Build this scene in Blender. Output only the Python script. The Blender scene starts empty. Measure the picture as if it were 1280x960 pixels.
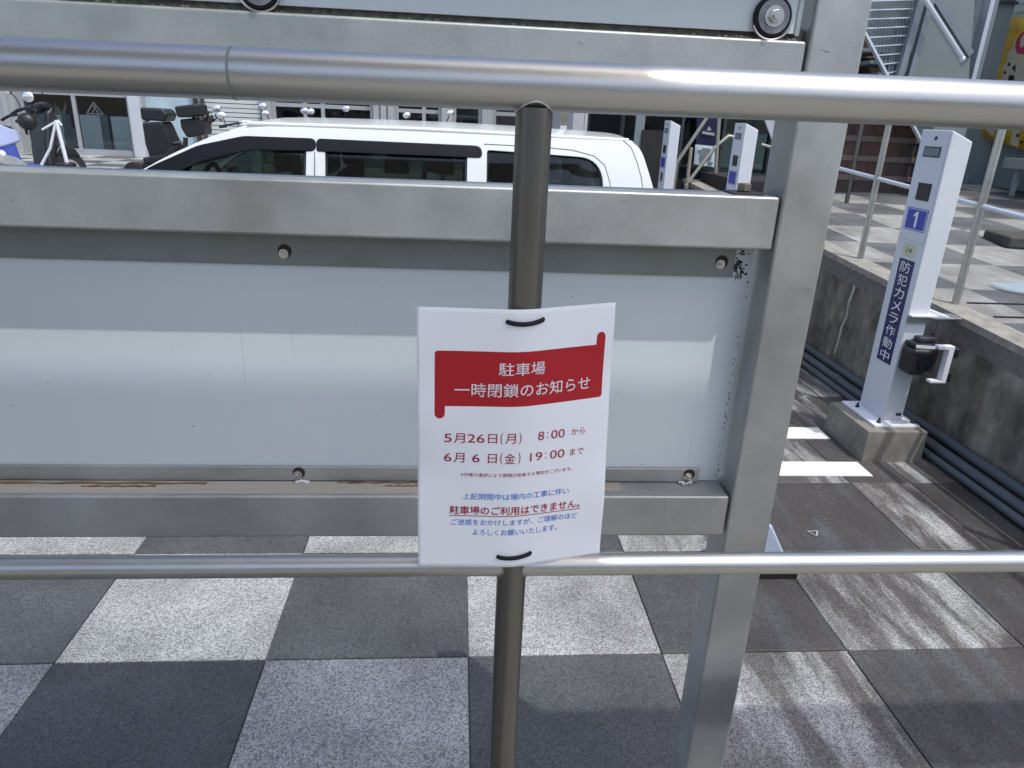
import bpy, bmesh, math, random
from mathutils import Vector, Matrix, Quaternion
random.seed(7)
S = bpy.context.scene
COL = S.collection
R = math.radians

# ------------------------------------------------------------------ camera
PITCH, YAW, ROLL, FPX = R(20.62), R(4.958), R(2.562), 890.2
CAM = Vector((0, 0, 1.54))
fw = Vector((math.sin(YAW)*math.cos(PITCH), math.cos(YAW)*math.cos(PITCH), -math.sin(PITCH)))
ri = Vector((math.cos(YAW), -math.sin(YAW), 0)); up = ri.cross(fw)
RI = ri*math.cos(ROLL) + up*math.sin(ROLL); UP = up*math.cos(ROLL) - ri*math.sin(ROLL)
cd = bpy.data.cameras.new('camera'); cam = bpy.data.objects.new('camera', cd); COL.objects.link(cam)
cam.matrix_world = Matrix(((RI.x, UP.x, -fw.x, CAM.x), (RI.y, UP.y, -fw.y, CAM.y), (RI.z, UP.z, -fw.z, CAM.z), (0, 0, 0, 1)))
cd.sensor_width = 36; cd.lens = FPX/1280*36; cd.clip_start = .05; cd.clip_end = 600
S.camera = cam

# ------------------------------------------------------------------ light
LD = Vector((-.30, .343, -1)).normalized()
W = bpy.data.worlds.new('World'); S.world = W; W.use_nodes = True
nt = W.node_tree; bg = nt.nodes['Background']; sky = nt.nodes.new('ShaderNodeTexSky')
sky.sky_type = 'NISHITA'; sky.sun_disc = False
sky.sun_elevation = math.asin(-LD.z); sky.sun_rotation = math.atan2(-LD.x, -LD.y)
sky.air_density = 1.0; sky.dust_density = 3.0; sky.ozone_density = .35
nt.links.new(sky.outputs[0], bg.inputs[0]); bg.inputs[1].default_value = .15
sd = bpy.data.lights.new('sun', 'SUN'); sd.energy = 1.5; sd.angle = R(.55); sd.color = (.985, 1, .95)
so = bpy.data.objects.new('sun', sd); COL.objects.link(so); so.rotation_mode = 'QUATERNION'
so.rotation_quaternion = LD.to_track_quat('-Z', 'Y'); so.location = (3, -3, 10)
vs = S.view_settings; vs.view_transform = 'Standard'; vs.look = 'None'; vs.exposure = .76; vs.gamma = 1
S.cycles.max_bounces = 8; S.cycles.glossy_bounces = 4; S.cycles.transparent_max_bounces = 12

# ------------------------------------------------------------------ helpers
def ray(px, py):
    return (fw + RI*((px-640)/FPX) - UP*((py-480)/FPX)).normalized()
def at(px, py, Y):
    d = ray(px, py); return CAM + d*(Y/d.y)
def atX(px, py, X):
    d = ray(px, py); return CAM + d*(X/d.x)

class MB:
    def __init__(s): s.v = []; s.f = []
    def add(s, vs_, fs):
        n = len(s.v); s.v += [tuple(v) for v in vs_]; s.f += [tuple(i+n for i in f) for f in fs]; return s
    def box(s, x0, x1, y0, y1, z0, z1):
        return s.add([(x0,y0,z0),(x1,y0,z0),(x1,y1,z0),(x0,y1,z0),(x0,y0,z1),(x1,y0,z1),(x1,y1,z1),(x0,y1,z1)],
                     [(0,3,2,1),(4,5,6,7),(0,1,5,4),(1,2,6,5),(2,3,7,6),(3,0,4,7)])
    def bar(s, p, q, w, h, upv=(0,0,1)):           # rectangular bar p->q
        p = Vector(p); q = Vector(q); d = (q-p).normalized(); u = Vector(upv)
        if abs(d.dot(u)) > .98: u = Vector((1,0,0))
        a = d.cross(u).normalized()*w/2; b = a.cross(d).normalized()*h/2
        vs_ = [p-a-b,p+a-b,p+a+b,p-a+b,q-a-b,q+a-b,q+a+b,q-a+b]
        return s.add(vs_, [(0,3,2,1),(4,5,6,7),(0,1,5,4),(1,2,6,5),(2,3,7,6),(3,0,4,7)])
    def tube(s, pts, r, n=16, cap=True):
        pts = [Vector(p) for p in pts]; m = len(pts); rs = r if isinstance(r, (list, tuple)) else [r]*m
        vs_ = []; prev = None
        for i, p in enumerate(pts):
            d = (pts[min(i+1,m-1)]-pts[max(i-1,0)]).normalized()
            if prev is None:
                u = Vector((0,0,1)) if abs(d.z) < .9 else Vector((1,0,0)); a = d.cross(u).normalized()
            else: a = (prev - d*prev.dot(d)).normalized()
            prev = a; b = d.cross(a)
            for k in range(n):
                t = 2*math.pi*k/n; vs_.append(p + (a*math.cos(t)+b*math.sin(t))*rs[i])
        fs = []
        for i in range(m-1):
            for k in range(n): fs.append((i*n+k, i*n+(k+1)%n, (i+1)*n+(k+1)%n, (i+1)*n+k))
        if cap: fs.append(tuple(range(n-1,-1,-1))); fs.append(tuple((m-1)*n+k for k in range(n)))
        return s.add(vs_, fs)
    def prism(s, poly, axis, a, b):                 # poly in the plane normal to axis ('x','y','z'), from a to b
        n = len(poly)
        def mk(p, t): return {'x':(t,p[0],p[1]), 'y':(p[0],t,p[1]), 'z':(p[0],p[1],t)}[axis]
        return s.add([mk(p,a) for p in poly]+[mk(p,b) for p in poly],
                     [tuple(range(n-1,-1,-1)), tuple(range(n,2*n))]+[(i,(i+1)%n,(i+1)%n+n,i+n) for i in range(n)])
    def ell(s, c, r, n=14, m=9, rot=None):
        c = Vector(c); vs_ = []
        for j in range(m+1):
            ph = math.pi*j/m
            for k in range(n):
                t = 2*math.pi*k/n; v = Vector((math.sin(ph)*math.cos(t)*r[0], math.sin(ph)*math.sin(t)*r[1], math.cos(ph)*r[2]))
                if rot: v.rotate(rot)
                vs_.append(c+v)
        return s.add(vs_, [(j*n+k, j*n+(k+1)%n, (j+1)*n+(k+1)%n, (j+1)*n+k) for j in range(m) for k in range(n)])
    def mesh(s, name):
        me = bpy.data.meshes.new(name); me.from_pydata(s.v, [], s.f)
        b = bmesh.new(); b.from_mesh(me); bmesh.ops.remove_doubles(b, verts=b.verts, dist=1e-6)
        bmesh.ops.recalc_face_normals(b, faces=b.faces); b.to_mesh(me); b.free(); return me
    def build(s, name, mat, parent=None, bevel=0, seg=2, smooth=None, angle=40):
        return link(name, s.mesh(name), mat, parent, bevel, seg, smooth, angle)

def link(name, me, mat, parent=None, bevel=0, seg=2, smooth=None, angle=40):
    o = bpy.data.objects.new(name, me); COL.objects.link(o)
    if mat and not me.materials: me.materials.append(mat)
    if smooth is None: smooth = bevel > 0
    if smooth:
        for p in me.polygons: p.use_smooth = True
        if not bevel:
            try: me.set_sharp_from_angle(angle=R(angle))
            except Exception: pass
    if bevel:
        m = o.modifiers.new('bevel', 'BEVEL'); m.width = bevel; m.segments = seg; m.limit_method = 'ANGLE'
        m.angle_limit = R(35); m.harden_normals = True
    if parent:
        o.parent = parent; o.matrix_parent_inverse = parent.matrix_world.inverted() if False else Matrix.Translation(-parent.location) if parent.rotation_euler.to_quaternion().angle < 1e-6 else (parent.matrix_basis.inverted())
    return o
def tag(o, label=None, cat=None, group=None, kind=None):
    if label: o['label'] = label
    if cat: o['category'] = cat
    if group: o['group'] = group
    if kind: o['kind'] = kind
    return o
def thing(name, loc, label, cat, group=None, rz=0):
    o = bpy.data.objects.new(name, None); COL.objects.link(o); o.location = loc; o.rotation_euler = (0,0,rz)
    o.empty_display_size = .1
    return tag(o, label, cat, group)
def local(o, parent):                                # parts given in the parent's own coordinates
    o.matrix_parent_inverse = Matrix.Identity(4); return o
def copy_tree(o, parent=None):
    c = o.copy(); COL.objects.link(c)
    if parent: c.parent = parent; c.matrix_parent_inverse = o.matrix_parent_inverse.copy()
    for ch in list(o.children): copy_tree(ch, c)
    return c

# ------------------------------------------------------------------ materials
def mat(name, col=(.5,.5,.5), rough=.5, metal=0, spec=.5, var=0, vscale=8, bump=0, bscale=60, coat=0, stretch=None, rvar=0, col2=None, **kw):
    m = bpy.data.materials.new(name); m.use_nodes = True; t = m.node_tree; b = t.nodes['Principled BSDF']
    b.inputs['Base Color'].default_value = (*col, 1); b.inputs['Roughness'].default_value = rough
    b.inputs['Metallic'].default_value = metal; b.inputs['Specular IOR Level'].default_value = spec
    b.inputs['Coat Weight'].default_value = coat; b.inputs['Coat Roughness'].default_value = .05
    if var or bump or rvar:
        g = t.nodes.new('ShaderNodeNewGeometry'); mp = t.nodes.new('ShaderNodeMapping')
        t.links.new(g.outputs['Position'], mp.inputs['Vector'])
        if stretch: mp.inputs['Scale'].default_value = stretch
        n = t.nodes.new('ShaderNodeTexNoise'); n.inputs['Scale'].default_value = vscale; n.inputs['Detail'].default_value = 6
        n.inputs['Roughness'].default_value = .65
        t.links.new(mp.outputs[0], n.inputs['Vector'])
        if var:
            r = t.nodes.new('ShaderNodeValToRGB'); e = r.color_ramp.elements
            e[0].position = .3; e[1].position = .7
            c2 = col2 or tuple(c*(1-var) for c in col)
            e[0].color = (*c2, 1); e[1].color = (*[min(1, c*(1+var*.35)) for c in col], 1)
            t.links.new(n.outputs['Fac'], r.inputs[0]); t.links.new(r.outputs[0], b.inputs['Base Color'])
        if rvar:
            mr = t.nodes.new('ShaderNodeMapRange'); mr.inputs['From Min'].default_value = .3; mr.inputs['From Max'].default_value = .7
            mr.inputs['To Min'].default_value = rough-rvar; mr.inputs['To Max'].default_value = rough+rvar
            t.links.new(n.outputs['Fac'], mr.inputs['Value']); t.links.new(mr.outputs[0], b.inputs['Roughness'])
        if bump:
            n2 = t.nodes.new('ShaderNodeTexNoise'); n2.inputs['Scale'].default_value = bscale; n2.inputs['Detail'].default_value = 4
            t.links.new(mp.outputs[0], n2.inputs['Vector'])
            bp = t.nodes.new('ShaderNodeBump'); bp.inputs['Strength'].default_value = bump; bp.inputs['Distance'].default_value = .002
            t.links.new(n2.outputs['Fac'], bp.inputs['Height']); t.links.new(bp.outputs[0], b.inputs['Normal'])
    return m

def granite(name, lo, hi, streak_tint, scale=270, p0=.36, p1=.62, rough=.55, streak_amt=.5):
    """speckled stone, with a streaky tint that grows towards the right"""
    m = bpy.data.materials.new(name); m.use_nodes = True; t = m.node_tree; N = t.nodes.new; L = t.links.new
    b = t.nodes['Principled BSDF']; g = N('ShaderNodeNewGeometry'); oi = N('ShaderNodeObjectInfo')
    n = N('ShaderNodeTexNoise'); n.inputs['Scale'].default_value = scale; n.inputs['Detail'].default_value = 2.5; n.inputs['Roughness'].default_value = .6
    L(g.outputs['Position'], n.inputs['Vector'])
    vo = N('ShaderNodeTexVoronoi'); vo.inputs['Scale'].default_value = scale*1.0; L(g.outputs['Position'], vo.inputs['Vector'])
    sp_ = N('ShaderNodeSeparateColor'); L(vo.outputs['Color'], sp_.inputs[0])
    mxx = N('ShaderNodeMix'); mxx.data_type = 'FLOAT'; mxx.inputs['Factor'].default_value = .42; L(n.outputs['Fac'], mxx.inputs[2]); L(sp_.outputs[0], mxx.inputs[3])
    r = N('ShaderNodeValToRGB'); e = r.color_ramp.elements; e[0].position = p0-.10; e[1].position = p1+.06
    e[0].color = (*lo, 1); e[1].color = (*hi, 1); L(mxx.outputs[0], r.inputs[0])
    # large soft blotches
    n2 = N('ShaderNodeTexNoise'); n2.inputs['Scale'].default_value = 3.2; n2.inputs['Detail'].default_value = 5; L(g.outputs['Position'], n2.inputs['Vector'])
    mr = N('ShaderNodeMapRange'); mr.inputs['From Min'].default_value = .3; mr.inputs['From Max'].default_value = .7
    mr.inputs['To Min'].default_value = .62; mr.inputs['To Max'].default_value = 1.14; L(n2.outputs['Fac'], mr.inputs['Value'])
    # tile to tile difference
    mr2 = N('ShaderNodeMapRange'); mr2.inputs['To Min'].default_value = .9; mr2.inputs['To Max'].default_value = 1.08; L(oi.outputs['Random'], mr2.inputs['Value'])
    mu = N('ShaderNodeMath'); mu.operation = 'MULTIPLY'; L(mr.outputs[0], mu.inputs[0]); L(mr2.outputs[0], mu.inputs[1])
    vm = N('ShaderNodeVectorMath'); vm.operation = 'SCALE'; L(r.outputs[0], vm.inputs[0]); L(mu.outputs[0], vm.inputs['Scale'])
    # streaky tint, rising with X
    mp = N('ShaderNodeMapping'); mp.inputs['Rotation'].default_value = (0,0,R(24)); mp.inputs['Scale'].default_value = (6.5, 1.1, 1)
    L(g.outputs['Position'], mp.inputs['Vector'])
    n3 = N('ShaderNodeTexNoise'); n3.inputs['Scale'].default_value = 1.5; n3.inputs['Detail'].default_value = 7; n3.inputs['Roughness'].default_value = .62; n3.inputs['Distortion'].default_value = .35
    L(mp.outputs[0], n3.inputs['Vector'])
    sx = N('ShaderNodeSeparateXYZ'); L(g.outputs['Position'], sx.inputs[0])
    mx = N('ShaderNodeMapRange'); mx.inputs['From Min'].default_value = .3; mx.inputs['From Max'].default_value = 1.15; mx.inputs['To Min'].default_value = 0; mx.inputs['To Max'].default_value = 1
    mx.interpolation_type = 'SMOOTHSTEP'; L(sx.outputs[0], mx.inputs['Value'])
    mr3 = N('ShaderNodeMapRange'); mr3.inputs['From Min'].default_value = .37; mr3.inputs['From Max'].default_value = .53; mr3.inputs['To Max'].default_value = streak_amt
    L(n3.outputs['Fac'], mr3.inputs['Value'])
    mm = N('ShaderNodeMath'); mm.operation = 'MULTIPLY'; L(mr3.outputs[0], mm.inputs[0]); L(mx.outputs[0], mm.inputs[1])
    mix = N('ShaderNodeMix'); mix.data_type = 'RGBA'; mix.blend_type = 'MULTIPLY'; L(mm.outputs[0], mix.inputs['Factor']); L(vm.outputs[0], mix.inputs[6]); mix.inputs[7].default_value = (*streak_tint, 1)
    L(mix.outputs[2], b.inputs['Base Color']); b.inputs['Roughness'].default_value = rough
    bp = N('ShaderNodeBump'); bp.inputs['Strength'].default_value = .12; bp.inputs['Distance'].default_value = .002
    L(n.outputs['Fac'], bp.inputs['Height']); L(bp.outputs[0], b.inputs['Normal'])
    return m

def glass(name, tint=(.8,.85,.85), alpha=.35, rough=.02):
    m = bpy.data.materials.new(name); m.use_nodes = True; t = m.node_tree; N = t.nodes.new; L = t.links.new
    t.nodes.remove(t.nodes['Principled BSDF']); out = t.nodes['Material Output']
    tr = N('ShaderNodeBsdfTransparent'); tr.inputs[0].default_value = (*tint, 1)
    gl = N('ShaderNodeBsdfGlossy'); gl.inputs['Roughness'].default_value = rough
    fr = N('ShaderNodeFresnel'); fr.inputs[0].default_value = 1.5
    ma = N('ShaderNodeMath'); ma.operation = 'ADD'; ma.inputs[1].default_value = alpha; L(fr.outputs[0], ma.inputs[0])
    mx = N('ShaderNodeMixShader'); L(ma.outputs[0], mx.inputs[0]); L(tr.outputs[0], mx.inputs[1]); L(gl.outputs[0], mx.inputs[2]); L(mx.outputs[0], out.inputs[0])
    return m

M = {}
M['steel'] = mat('brushed_stainless', (.50,.50,.48), .37, 1, var=.16, vscale=7, rvar=.07, bump=.05, bscale=220, stretch=(.25,1,1))
M['steel_v'] = mat('stainless_post', (.205,.20,.185), .33, 1, var=.22, vscale=6, rvar=.06, bump=.06, bscale=220, stretch=(1,1,.25))  # base darkened in place of the dark reflection in the handrail posts
M['alu'] = mat('dull_galvanised', (.45,.465,.46), .47, .6, var=.30, vscale=4.5, rvar=.12, bump=.12, bscale=300)
M['alu_dark'] = mat('dull_flat_bar', (.26,.275,.27), .55, .5, var=.2, vscale=12, rvar=.08, bump=.12, bscale=300)
M['panel'] = mat('white_panel', (.635,.69,.71), .32, 0, var=.07, vscale=1.6, stretch=(1,1,.45), rvar=.06)
M['bolt'] = mat('bolt_zinc', (.62,.60,.56), .28, 1)
M['rubber'] = mat('black_rubber', (.008,.008,.012), .6, spec=.3)
M['grime'] = mat('dark_grime', (.045,.04,.032), .9, var=.6, vscale=90)
M['rust'] = mat('rust_streak', (.30,.19,.11), .85, var=.5, vscale=60, stretch=(.12,1,1), col2=(.38,.36,.32))
M['paper'] = mat('white_paper', (.86,.87,.90), .75, var=.015, vscale=14)
M['ink_red'] = mat('red_print', (.42,.002,.012), .55)
M['ink_dark'] = mat('crimson_ink', (.36,.005,.035), .6)
M['ink_blue'] = mat('blue_ink', (.07,.20,.58), .6)
M['ink_white'] = mat('paper_lettering', (.80,.70,.74), .7)
M['white_plastic'] = mat('white_painted_steel', (.62,.65,.70), .38, var=.05, vscale=5)
M['white_plate'] = mat('white_plate', (.72,.74,.78), .45, var=.06, vscale=12)
M['navy_dark'] = mat('navy_poster', (.006,.008,.045), .45)
M['navy'] = mat('navy_sticker', (.012,.015,.10), .45)
M['blue'] = mat('blue_sticker', (.02,.05,.36), .4)
M['white'] = mat('white_print', (.8,.8,.82), .5)
M['black'] = mat('black_plastic', (.012,.013,.016), .45)
M['dark'] = mat('dark_grey_plastic', (.04,.042,.048), .5)
M['concrete'] = mat('block_concrete', (.23,.22,.19), .85, var=.35, vscale=9, bump=.5, bscale=90)
M['cap'] = mat('coping_concrete', (.30,.285,.25), .85, var=.4, vscale=14, bump=.5, bscale=110)
M['conduit'] = mat('grey_conduit', (.085,.10,.115), .6, var=.3, vscale=8, stretch=(1,.3,1))
M['g_light'] = granite('light_granite', (.13,.13,.128), (.48,.487,.478), (.23,.195,.18), p0=.40, p1=.60, streak_amt=.9)
M['g_dark'] = granite('dark_granite', (.034,.037,.040), (.112,.115,.117), (.72,.58,.52), p0=.38, p1=.62, streak_amt=.75)
M['t_light'] = granite('terrace_light', (.27,.27,.26), (.44,.44,.425), (.6,.6,.58), streak_amt=.6)
M['t_dark'] = granite('terrace_dark', (.07,.075,.08), (.12,.126,.132), (1.4,1.4,1.35), streak_amt=.6)
M['joint'] = mat('joint_mortar', (.20,.195,.185), .9, var=.4, vscale=40)
M['joint_l'] = mat('pale_mortar', (.34,.33,.31), .9, var=.3, vscale=40)
M['road_paint'] = mat('white_road_paint', (.74,.74,.72), .6, var=.14, vscale=16, bump=.3, bscale=200)
M['asphalt'] = mat('asphalt', (.06,.06,.062), .9, var=.3, vscale=20)
M['car'] = mat('white_car_paint', (.66,.69,.68), .28, spec=.5, coat=.6)
M['car_gap'] = mat('panel_gap', (.10,.11,.10), .7)
M['car_glass'] = glass('tinted_car_glass', (.42,.47,.46), .0)
M['visor'] = glass('smoked_visor', (.10,.10,.13), .10, .08)
M['seat'] = mat('seat_cloth', (.035,.036,.04), .9)
M['seat_l'] = mat('pale_headlining', (.28,.30,.28), .9)
M['tyre'] = mat('tyre', (.015,.015,.016), .8)
M['chrome'] = mat('mirror_glass', (.95,.96,.98), .32, 1)
M['facade'] = mat('grey_cladding', (.34,.355,.37), .6, var=.08, vscale=3)
M['facade_w'] = mat('white_cladding', (.50,.52,.56), .55, var=.06, vscale=3)
M['frame'] = mat('aluminium_frame', (.36,.37,.385), .45, .3)
M['pane'] = glass('shop_glass', (.92,.95,.95), .0)
M['pane_blue'] = mat('frosted_film', (.40,.52,.58), .35, var=.22, vscale=2.5)
M['room'] = mat('dark_interior', (.022,.022,.024), .9, var=.4, vscale=2)
M['pedestal'] = mat('display_box', (.62,.74,.78), .6, var=.12, vscale=3)
M['beige'] = mat('beige_stuff', (.48,.44,.36), .8, var=.3, vscale=30)
M['shutter'] = mat('shutter_slats', (.52,.55,.54), .6)
M['brick'] = mat('brown_brick', (.12,.062,.050), .8, var=.35, vscale=14, bump=.4, bscale=80)
M['brick2'] = mat('brown_brick_dull', (.080,.058,.050), .8, var=.35, vscale=14, bump=.4, bscale=80)
M['ledge'] = mat('tan_ledge', (.20,.15,.13), .8, var=.2, vscale=12)
M['stairs'] = mat('grey_blue_steel', (.20,.235,.27), .5, .2, var=.12, vscale=4)
M['stairs_l'] = mat('pale_handrail', (.62,.67,.75), .35, .4)
M['siding'] = mat('grey_siding', (.19,.225,.235), .6, var=.1, vscale=2)
M['yellow'] = mat('yellow_banner', (.58,.38,.02), .65, var=.35, vscale=9)
M['cream'] = mat('cream_rays', (.50,.45,.32), .65, var=.1, vscale=9)
M['orange'] = mat('orange_rays', (.50,.26,.03), .65, var=.2, vscale=9)
M['crimson'] = mat('crimson_oval', (.42,.03,.08), .6)
M['blue_paint'] = mat('blue_bodywork', (.04,.07,.36), .3, coat=.5)
M['lilac'] = mat('pale_blue_bodywork', (.38,.44,.68), .35, coat=.4)
M['red'] = mat('red_lens', (.28,.02,.03), .3)
M['bench'] = mat('dark_stone', (.07,.068,.062), .85, var=.4, vscale=14, bump=.5, bscale=60)
M['lid'] = mat('manhole_lid', (.42,.52,.58), .4, .3, var=.15, vscale=25)
M['wall_rear'] = mat('station_wall', (.42,.40,.37), .8, var=.1, vscale=1)
M['canopy'] = mat('shade_canopy_white', (.74,.74,.73), .6, var=.05, vscale=3)  # only for the added shade canopy
M['pale_blue'] = mat('pale_blue_cover', (.42,.50,.62), .45, var=.1, vscale=12)
M['tan_steel'] = mat('tan_handrail', (.34,.33,.29), .45, .4)
M['moss'] = mat('mossy_gap', (.20,.19,.155), .95, var=.6, vscale=120)

def stained_wall():
    m = bpy.data.materials.new('stained_retaining_wall'); m.use_nodes = True; t = m.node_tree; N = t.nodes.new; L = t.links.new
    b = t.nodes['Principled BSDF']; g = N('ShaderNodeNewGeometry')
    mp = N('ShaderNodeMapping'); mp.inputs['Scale'].default_value = (1, 4.5, 1.3); L(g.outputs['Position'], mp.inputs['Vector'])
    n = N('ShaderNodeTexNoise'); n.inputs['Scale'].default_value = 2.2; n.inputs['Detail'].default_value = 7; n.inputs['Roughness'].default_value = .62
    L(mp.outputs[0], n.inputs['Vector'])
    r = N('ShaderNodeValToRGB'); e = r.color_ramp.elements; e[0].position = .3; e[0].color = (.11,.102,.088,1); e[1].position = .72; e[1].color = (.29,.27,.235,1)
    x = e.new(.5); x.color = (.18,.167,.145,1); L(n.outputs['Fac'], r.inputs[0])
    n2 = N('ShaderNodeTexNoise'); n2.inputs['Scale'].default_value = 6; n2.inputs['Detail'].default_value = 8; n2.inputs['Distortion'].default_value = .8; L(g.outputs['Position'], n2.inputs['Vector'])
    r2 = N('ShaderNodeValToRGB'); r2.color_ramp.elements[0].position = .35; r2.color_ramp.elements[0].color = (.5,.5,.5,1); r2.color_ramp.elements[1].position = .65; r2.color_ramp.elements[1].color = (1.15,1.15,1.1,1); L(n2.outputs['Fac'], r2.inputs[0])
    mx = N('ShaderNodeMix'); mx.data_type = 'RGBA'; mx.blend_type = 'MULTIPLY'; mx.inputs['Factor'].default_value = 1; L(r.outputs[0], mx.inputs[6]); L(r2.outputs[0], mx.inputs[7])
    L(mx.outputs[2], b.inputs['Base Color']); b.inputs['Roughness'].default_value = .88
    bp = N('ShaderNodeBump'); bp.inputs['Strength'].default_value = .6; bp.inputs['Distance'].default_value = .006; L(n2.outputs['Fac'], bp.inputs['Height']); L(bp.outputs[0], b.inputs['Normal'])
    return m
M['retaining'] = stained_wall()

# ------------------------------------------------------------------ text
def text_mesh(s, width=None, height=None, bold=0.0, size=1.0, align='CENTER', spacing=1.0):
    c = bpy.data.curves.new('txt', 'FONT'); c.body = s; c.size = size; c.align_x = 'LEFT'; c.offset = bold; c.space_character = spacing
    c.resolution_u = 3
    o = bpy.data.objects.new('txt', c); COL.objects.link(o); dg = bpy.context.evaluated_depsgraph_get(); dg.update()
    me = bpy.data.meshes.new_from_object(o.evaluated_get(dg)); COL.objects.unlink(o); bpy.data.objects.remove(o)
    xs = [v.co.x for v in me.vertices]; ys = [v.co.y for v in me.vertices]
    x0, x1, y0, y1 = min(xs), max(xs), min(ys), max(ys); sx = width/(x1-x0) if width else 1; sy = height/(y1-y0) if height else sx
    for v in me.vertices:
        v.co.x = (v.co.x-(x0+x1)/2)*sx; v.co.y = (v.co.y-(y0+y1)/2)*sy; v.co.z = 0
    return me

# ================================================================== SETTING
GX0, GY0, TX, TY = .0538, 1.7325, .6, .5507        # the paving grid
MB().box(-150,150,-60,300,-.30,-.035).build('ground', M['asphalt'])['kind'] = 'structure'
pav = MB().box(-8, 2.52, .80, 8.6, -.034, -.009).build('parking_pavement', M['joint']); pav['kind'] = 'structure'
tile_me = {}
def tile(key, w, d, m, parent, x, y, z=0, slope=0, th=.02):
    k = (key, round(w,3), round(d,3))
    if k not in tile_me:
        b = MB(); e = .0018; c = .0020
        x0, x1, y0, y1 = -w/2+e, w/2-e, -d/2+e, d/2-e
        b.add([(x0,y0,-th),(x1,y0,-th),(x1,y1,-th),(x0,y1,-th),(x0,y0,-c),(x1,y0,-c),(x1,y1,-c),(x0,y1,-c),
               (x0+c,y0+c,0),(x1-c,y0+c,0),(x1-c,y1-c,0),(x0+c,y1-c,0)],
              [(0,1,5,4),(1,2,6,5),(2,3,7,6),(3,0,4,7),(4,5,9,8),(5,6,10,9),(6,7,11,10),(7,4,8,11),(8,9,10,11)])
        me = b.mesh('tile'); me.materials.append(m); tile_me[k] = me
    o = bpy.data.objects.new('tile', tile_me[k]); COL.objects.link(o); o.parent = parent; o.location = (x, y, z + random.uniform(-.0007,.0007))
    o.rotation_euler = (slope,0,0); return o
for r in range(-1, 13):
    y = GY0 + TY*(r+.5)
    for c in range(-7, 5):
        x0 = GX0 + TX*c; x1 = x0+TX
        if c == 3: x1 = x0+.30
        if c == 4: x0 = GX0+TX*3+.30; x1 = 2.43
        light = (c + r) % 2 == 0
        cc = c if c < 4 else 4
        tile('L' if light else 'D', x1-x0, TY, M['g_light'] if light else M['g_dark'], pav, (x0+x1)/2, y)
gr_ = MB(); rg = random.Random(5)
for i in range(420):
    x = rg.uniform(-1.2,2.4); y = rg.uniform(1.3,4.2); q_ = .0008+.0016*rg.random(); gr_.ell((x,y,.0008+q_*.4), (q_*1.3,q_,q_*.7), 5, 3)
gr_.build('grit', M['cap'], pav)['kind'] = 'stuff'
# painted double bay lines
for y0, y1 in ((2.895,3.04),(3.312,3.457)):
    o = MB().box(-1.2, 2.0, y0, y1, .0006, .0045).build('bay_line', M['road_paint'], pav)
    local(o, pav)
# terrace on the right behind a retaining wall (it climbs gently away)
def TZ(y): return .52 + .055*y
SL = math.atan(.055)
ter = MB().add([(2.5,.4,TZ(.4)-.035),(14,.4,TZ(.4)-.035),(14,9.6,TZ(9.6)-.035),(2.5,9.6,TZ(9.6)-.035),(2.62,.4,-.1),(14,.4,-.1),(14,9.6,-.1),(2.62,9.6,-.1)],
               [(0,1,2,3),(0,4,5,1),(1,5,6,2),(2,6,7,3),(3,7,4,0)]).build('terrace', M['joint']); ter['kind'] = 'structure'
ty0 = 2.58
for r in range(-2, 11):
    y = ty0 + .6*(r+.5)
    for c in range(-1, 8):
        x0, x1 = 2.9+.6*c, 3.5+.6*c
        if c == -1: x0 = 2.66
        light = (c + r) % 2 == 0
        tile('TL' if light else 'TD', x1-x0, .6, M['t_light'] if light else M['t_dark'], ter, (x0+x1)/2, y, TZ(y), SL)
# drain slots across the terrace
for y0, xa in ((3.495,2.70),(3.262,2.68)):
    o = MB().box(xa, 4.0, y0-.008, y0+.008, TZ(y0)+.0005, TZ(y0)+.006).build('drain_slot', M['black'], ter); local(o, ter)
# retaining wall
rw = thing('retaining_wall', (2.56,3,0), 'stained brown concrete retaining wall with pale coping beside the grey conduits', 'wall')
wb = MB(); ys = [-.2+.5*i for i in range(22)]; vs_ = []
for y in ys:
    vs_ += [(2.52,y,-.03),(2.52,y,TZ(y)-.035),(2.64,y,TZ(y)-.035),(2.64,y,-.03)]
wb.add(vs_, [(4*i+k,4*(i+1)+k,4*(i+1)+(k+1)%4,4*i+(k+1)%4) for i in range(len(ys)-1) for k in range(4)]+[(0,1,2,3),tuple(4*(len(ys)-1)+k for k in (3,2,1,0))])
wb.build('wall_face', M['retaining'], rw)
cb = MB(); vs_ = []
for y in ys: vs_ += [(2.492,y,TZ(y)-.032),(2.492,y,TZ(y)+.004),(2.65,y,TZ(y)+.004),(2.65,y,TZ(y)-.032)]
cb.add(vs_, [(4*i+k,4*(i+1)+k,4*(i+1)+(k+1)%4,4*i+(k+1)%4) for i in range(len(ys)-1) for k in range(4)]+[(0,1,2,3),tuple(4*(len(ys)-1)+k for k in (3,2,1,0))])
cb.build('coping', M['cap'], rw)
# white lime run and a few cracks on the face (own shape, thin relief)
st = MB()
pts = [(4.28,.70),(4.275,.60),(4.30,.5),(4.29,.42),(4.32,.34),(4.325,.24),(4.34,.15)]
for (a,b_) in zip(pts, pts[1:]):
    w = .007+.006*random.random(); st.add([(2.5185,a[0]-w,a[1]),(2.5185,a[0]+w,a[1]),(2.5185,b_[0]+w,b_[1]),(2.5185,b_[0]-w,b_[1])], [(0,1,2,3)])
st.build('lime_run', mat('lime', (.48,.46,.42), .85, var=.3, vscale=30), rw)

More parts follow.
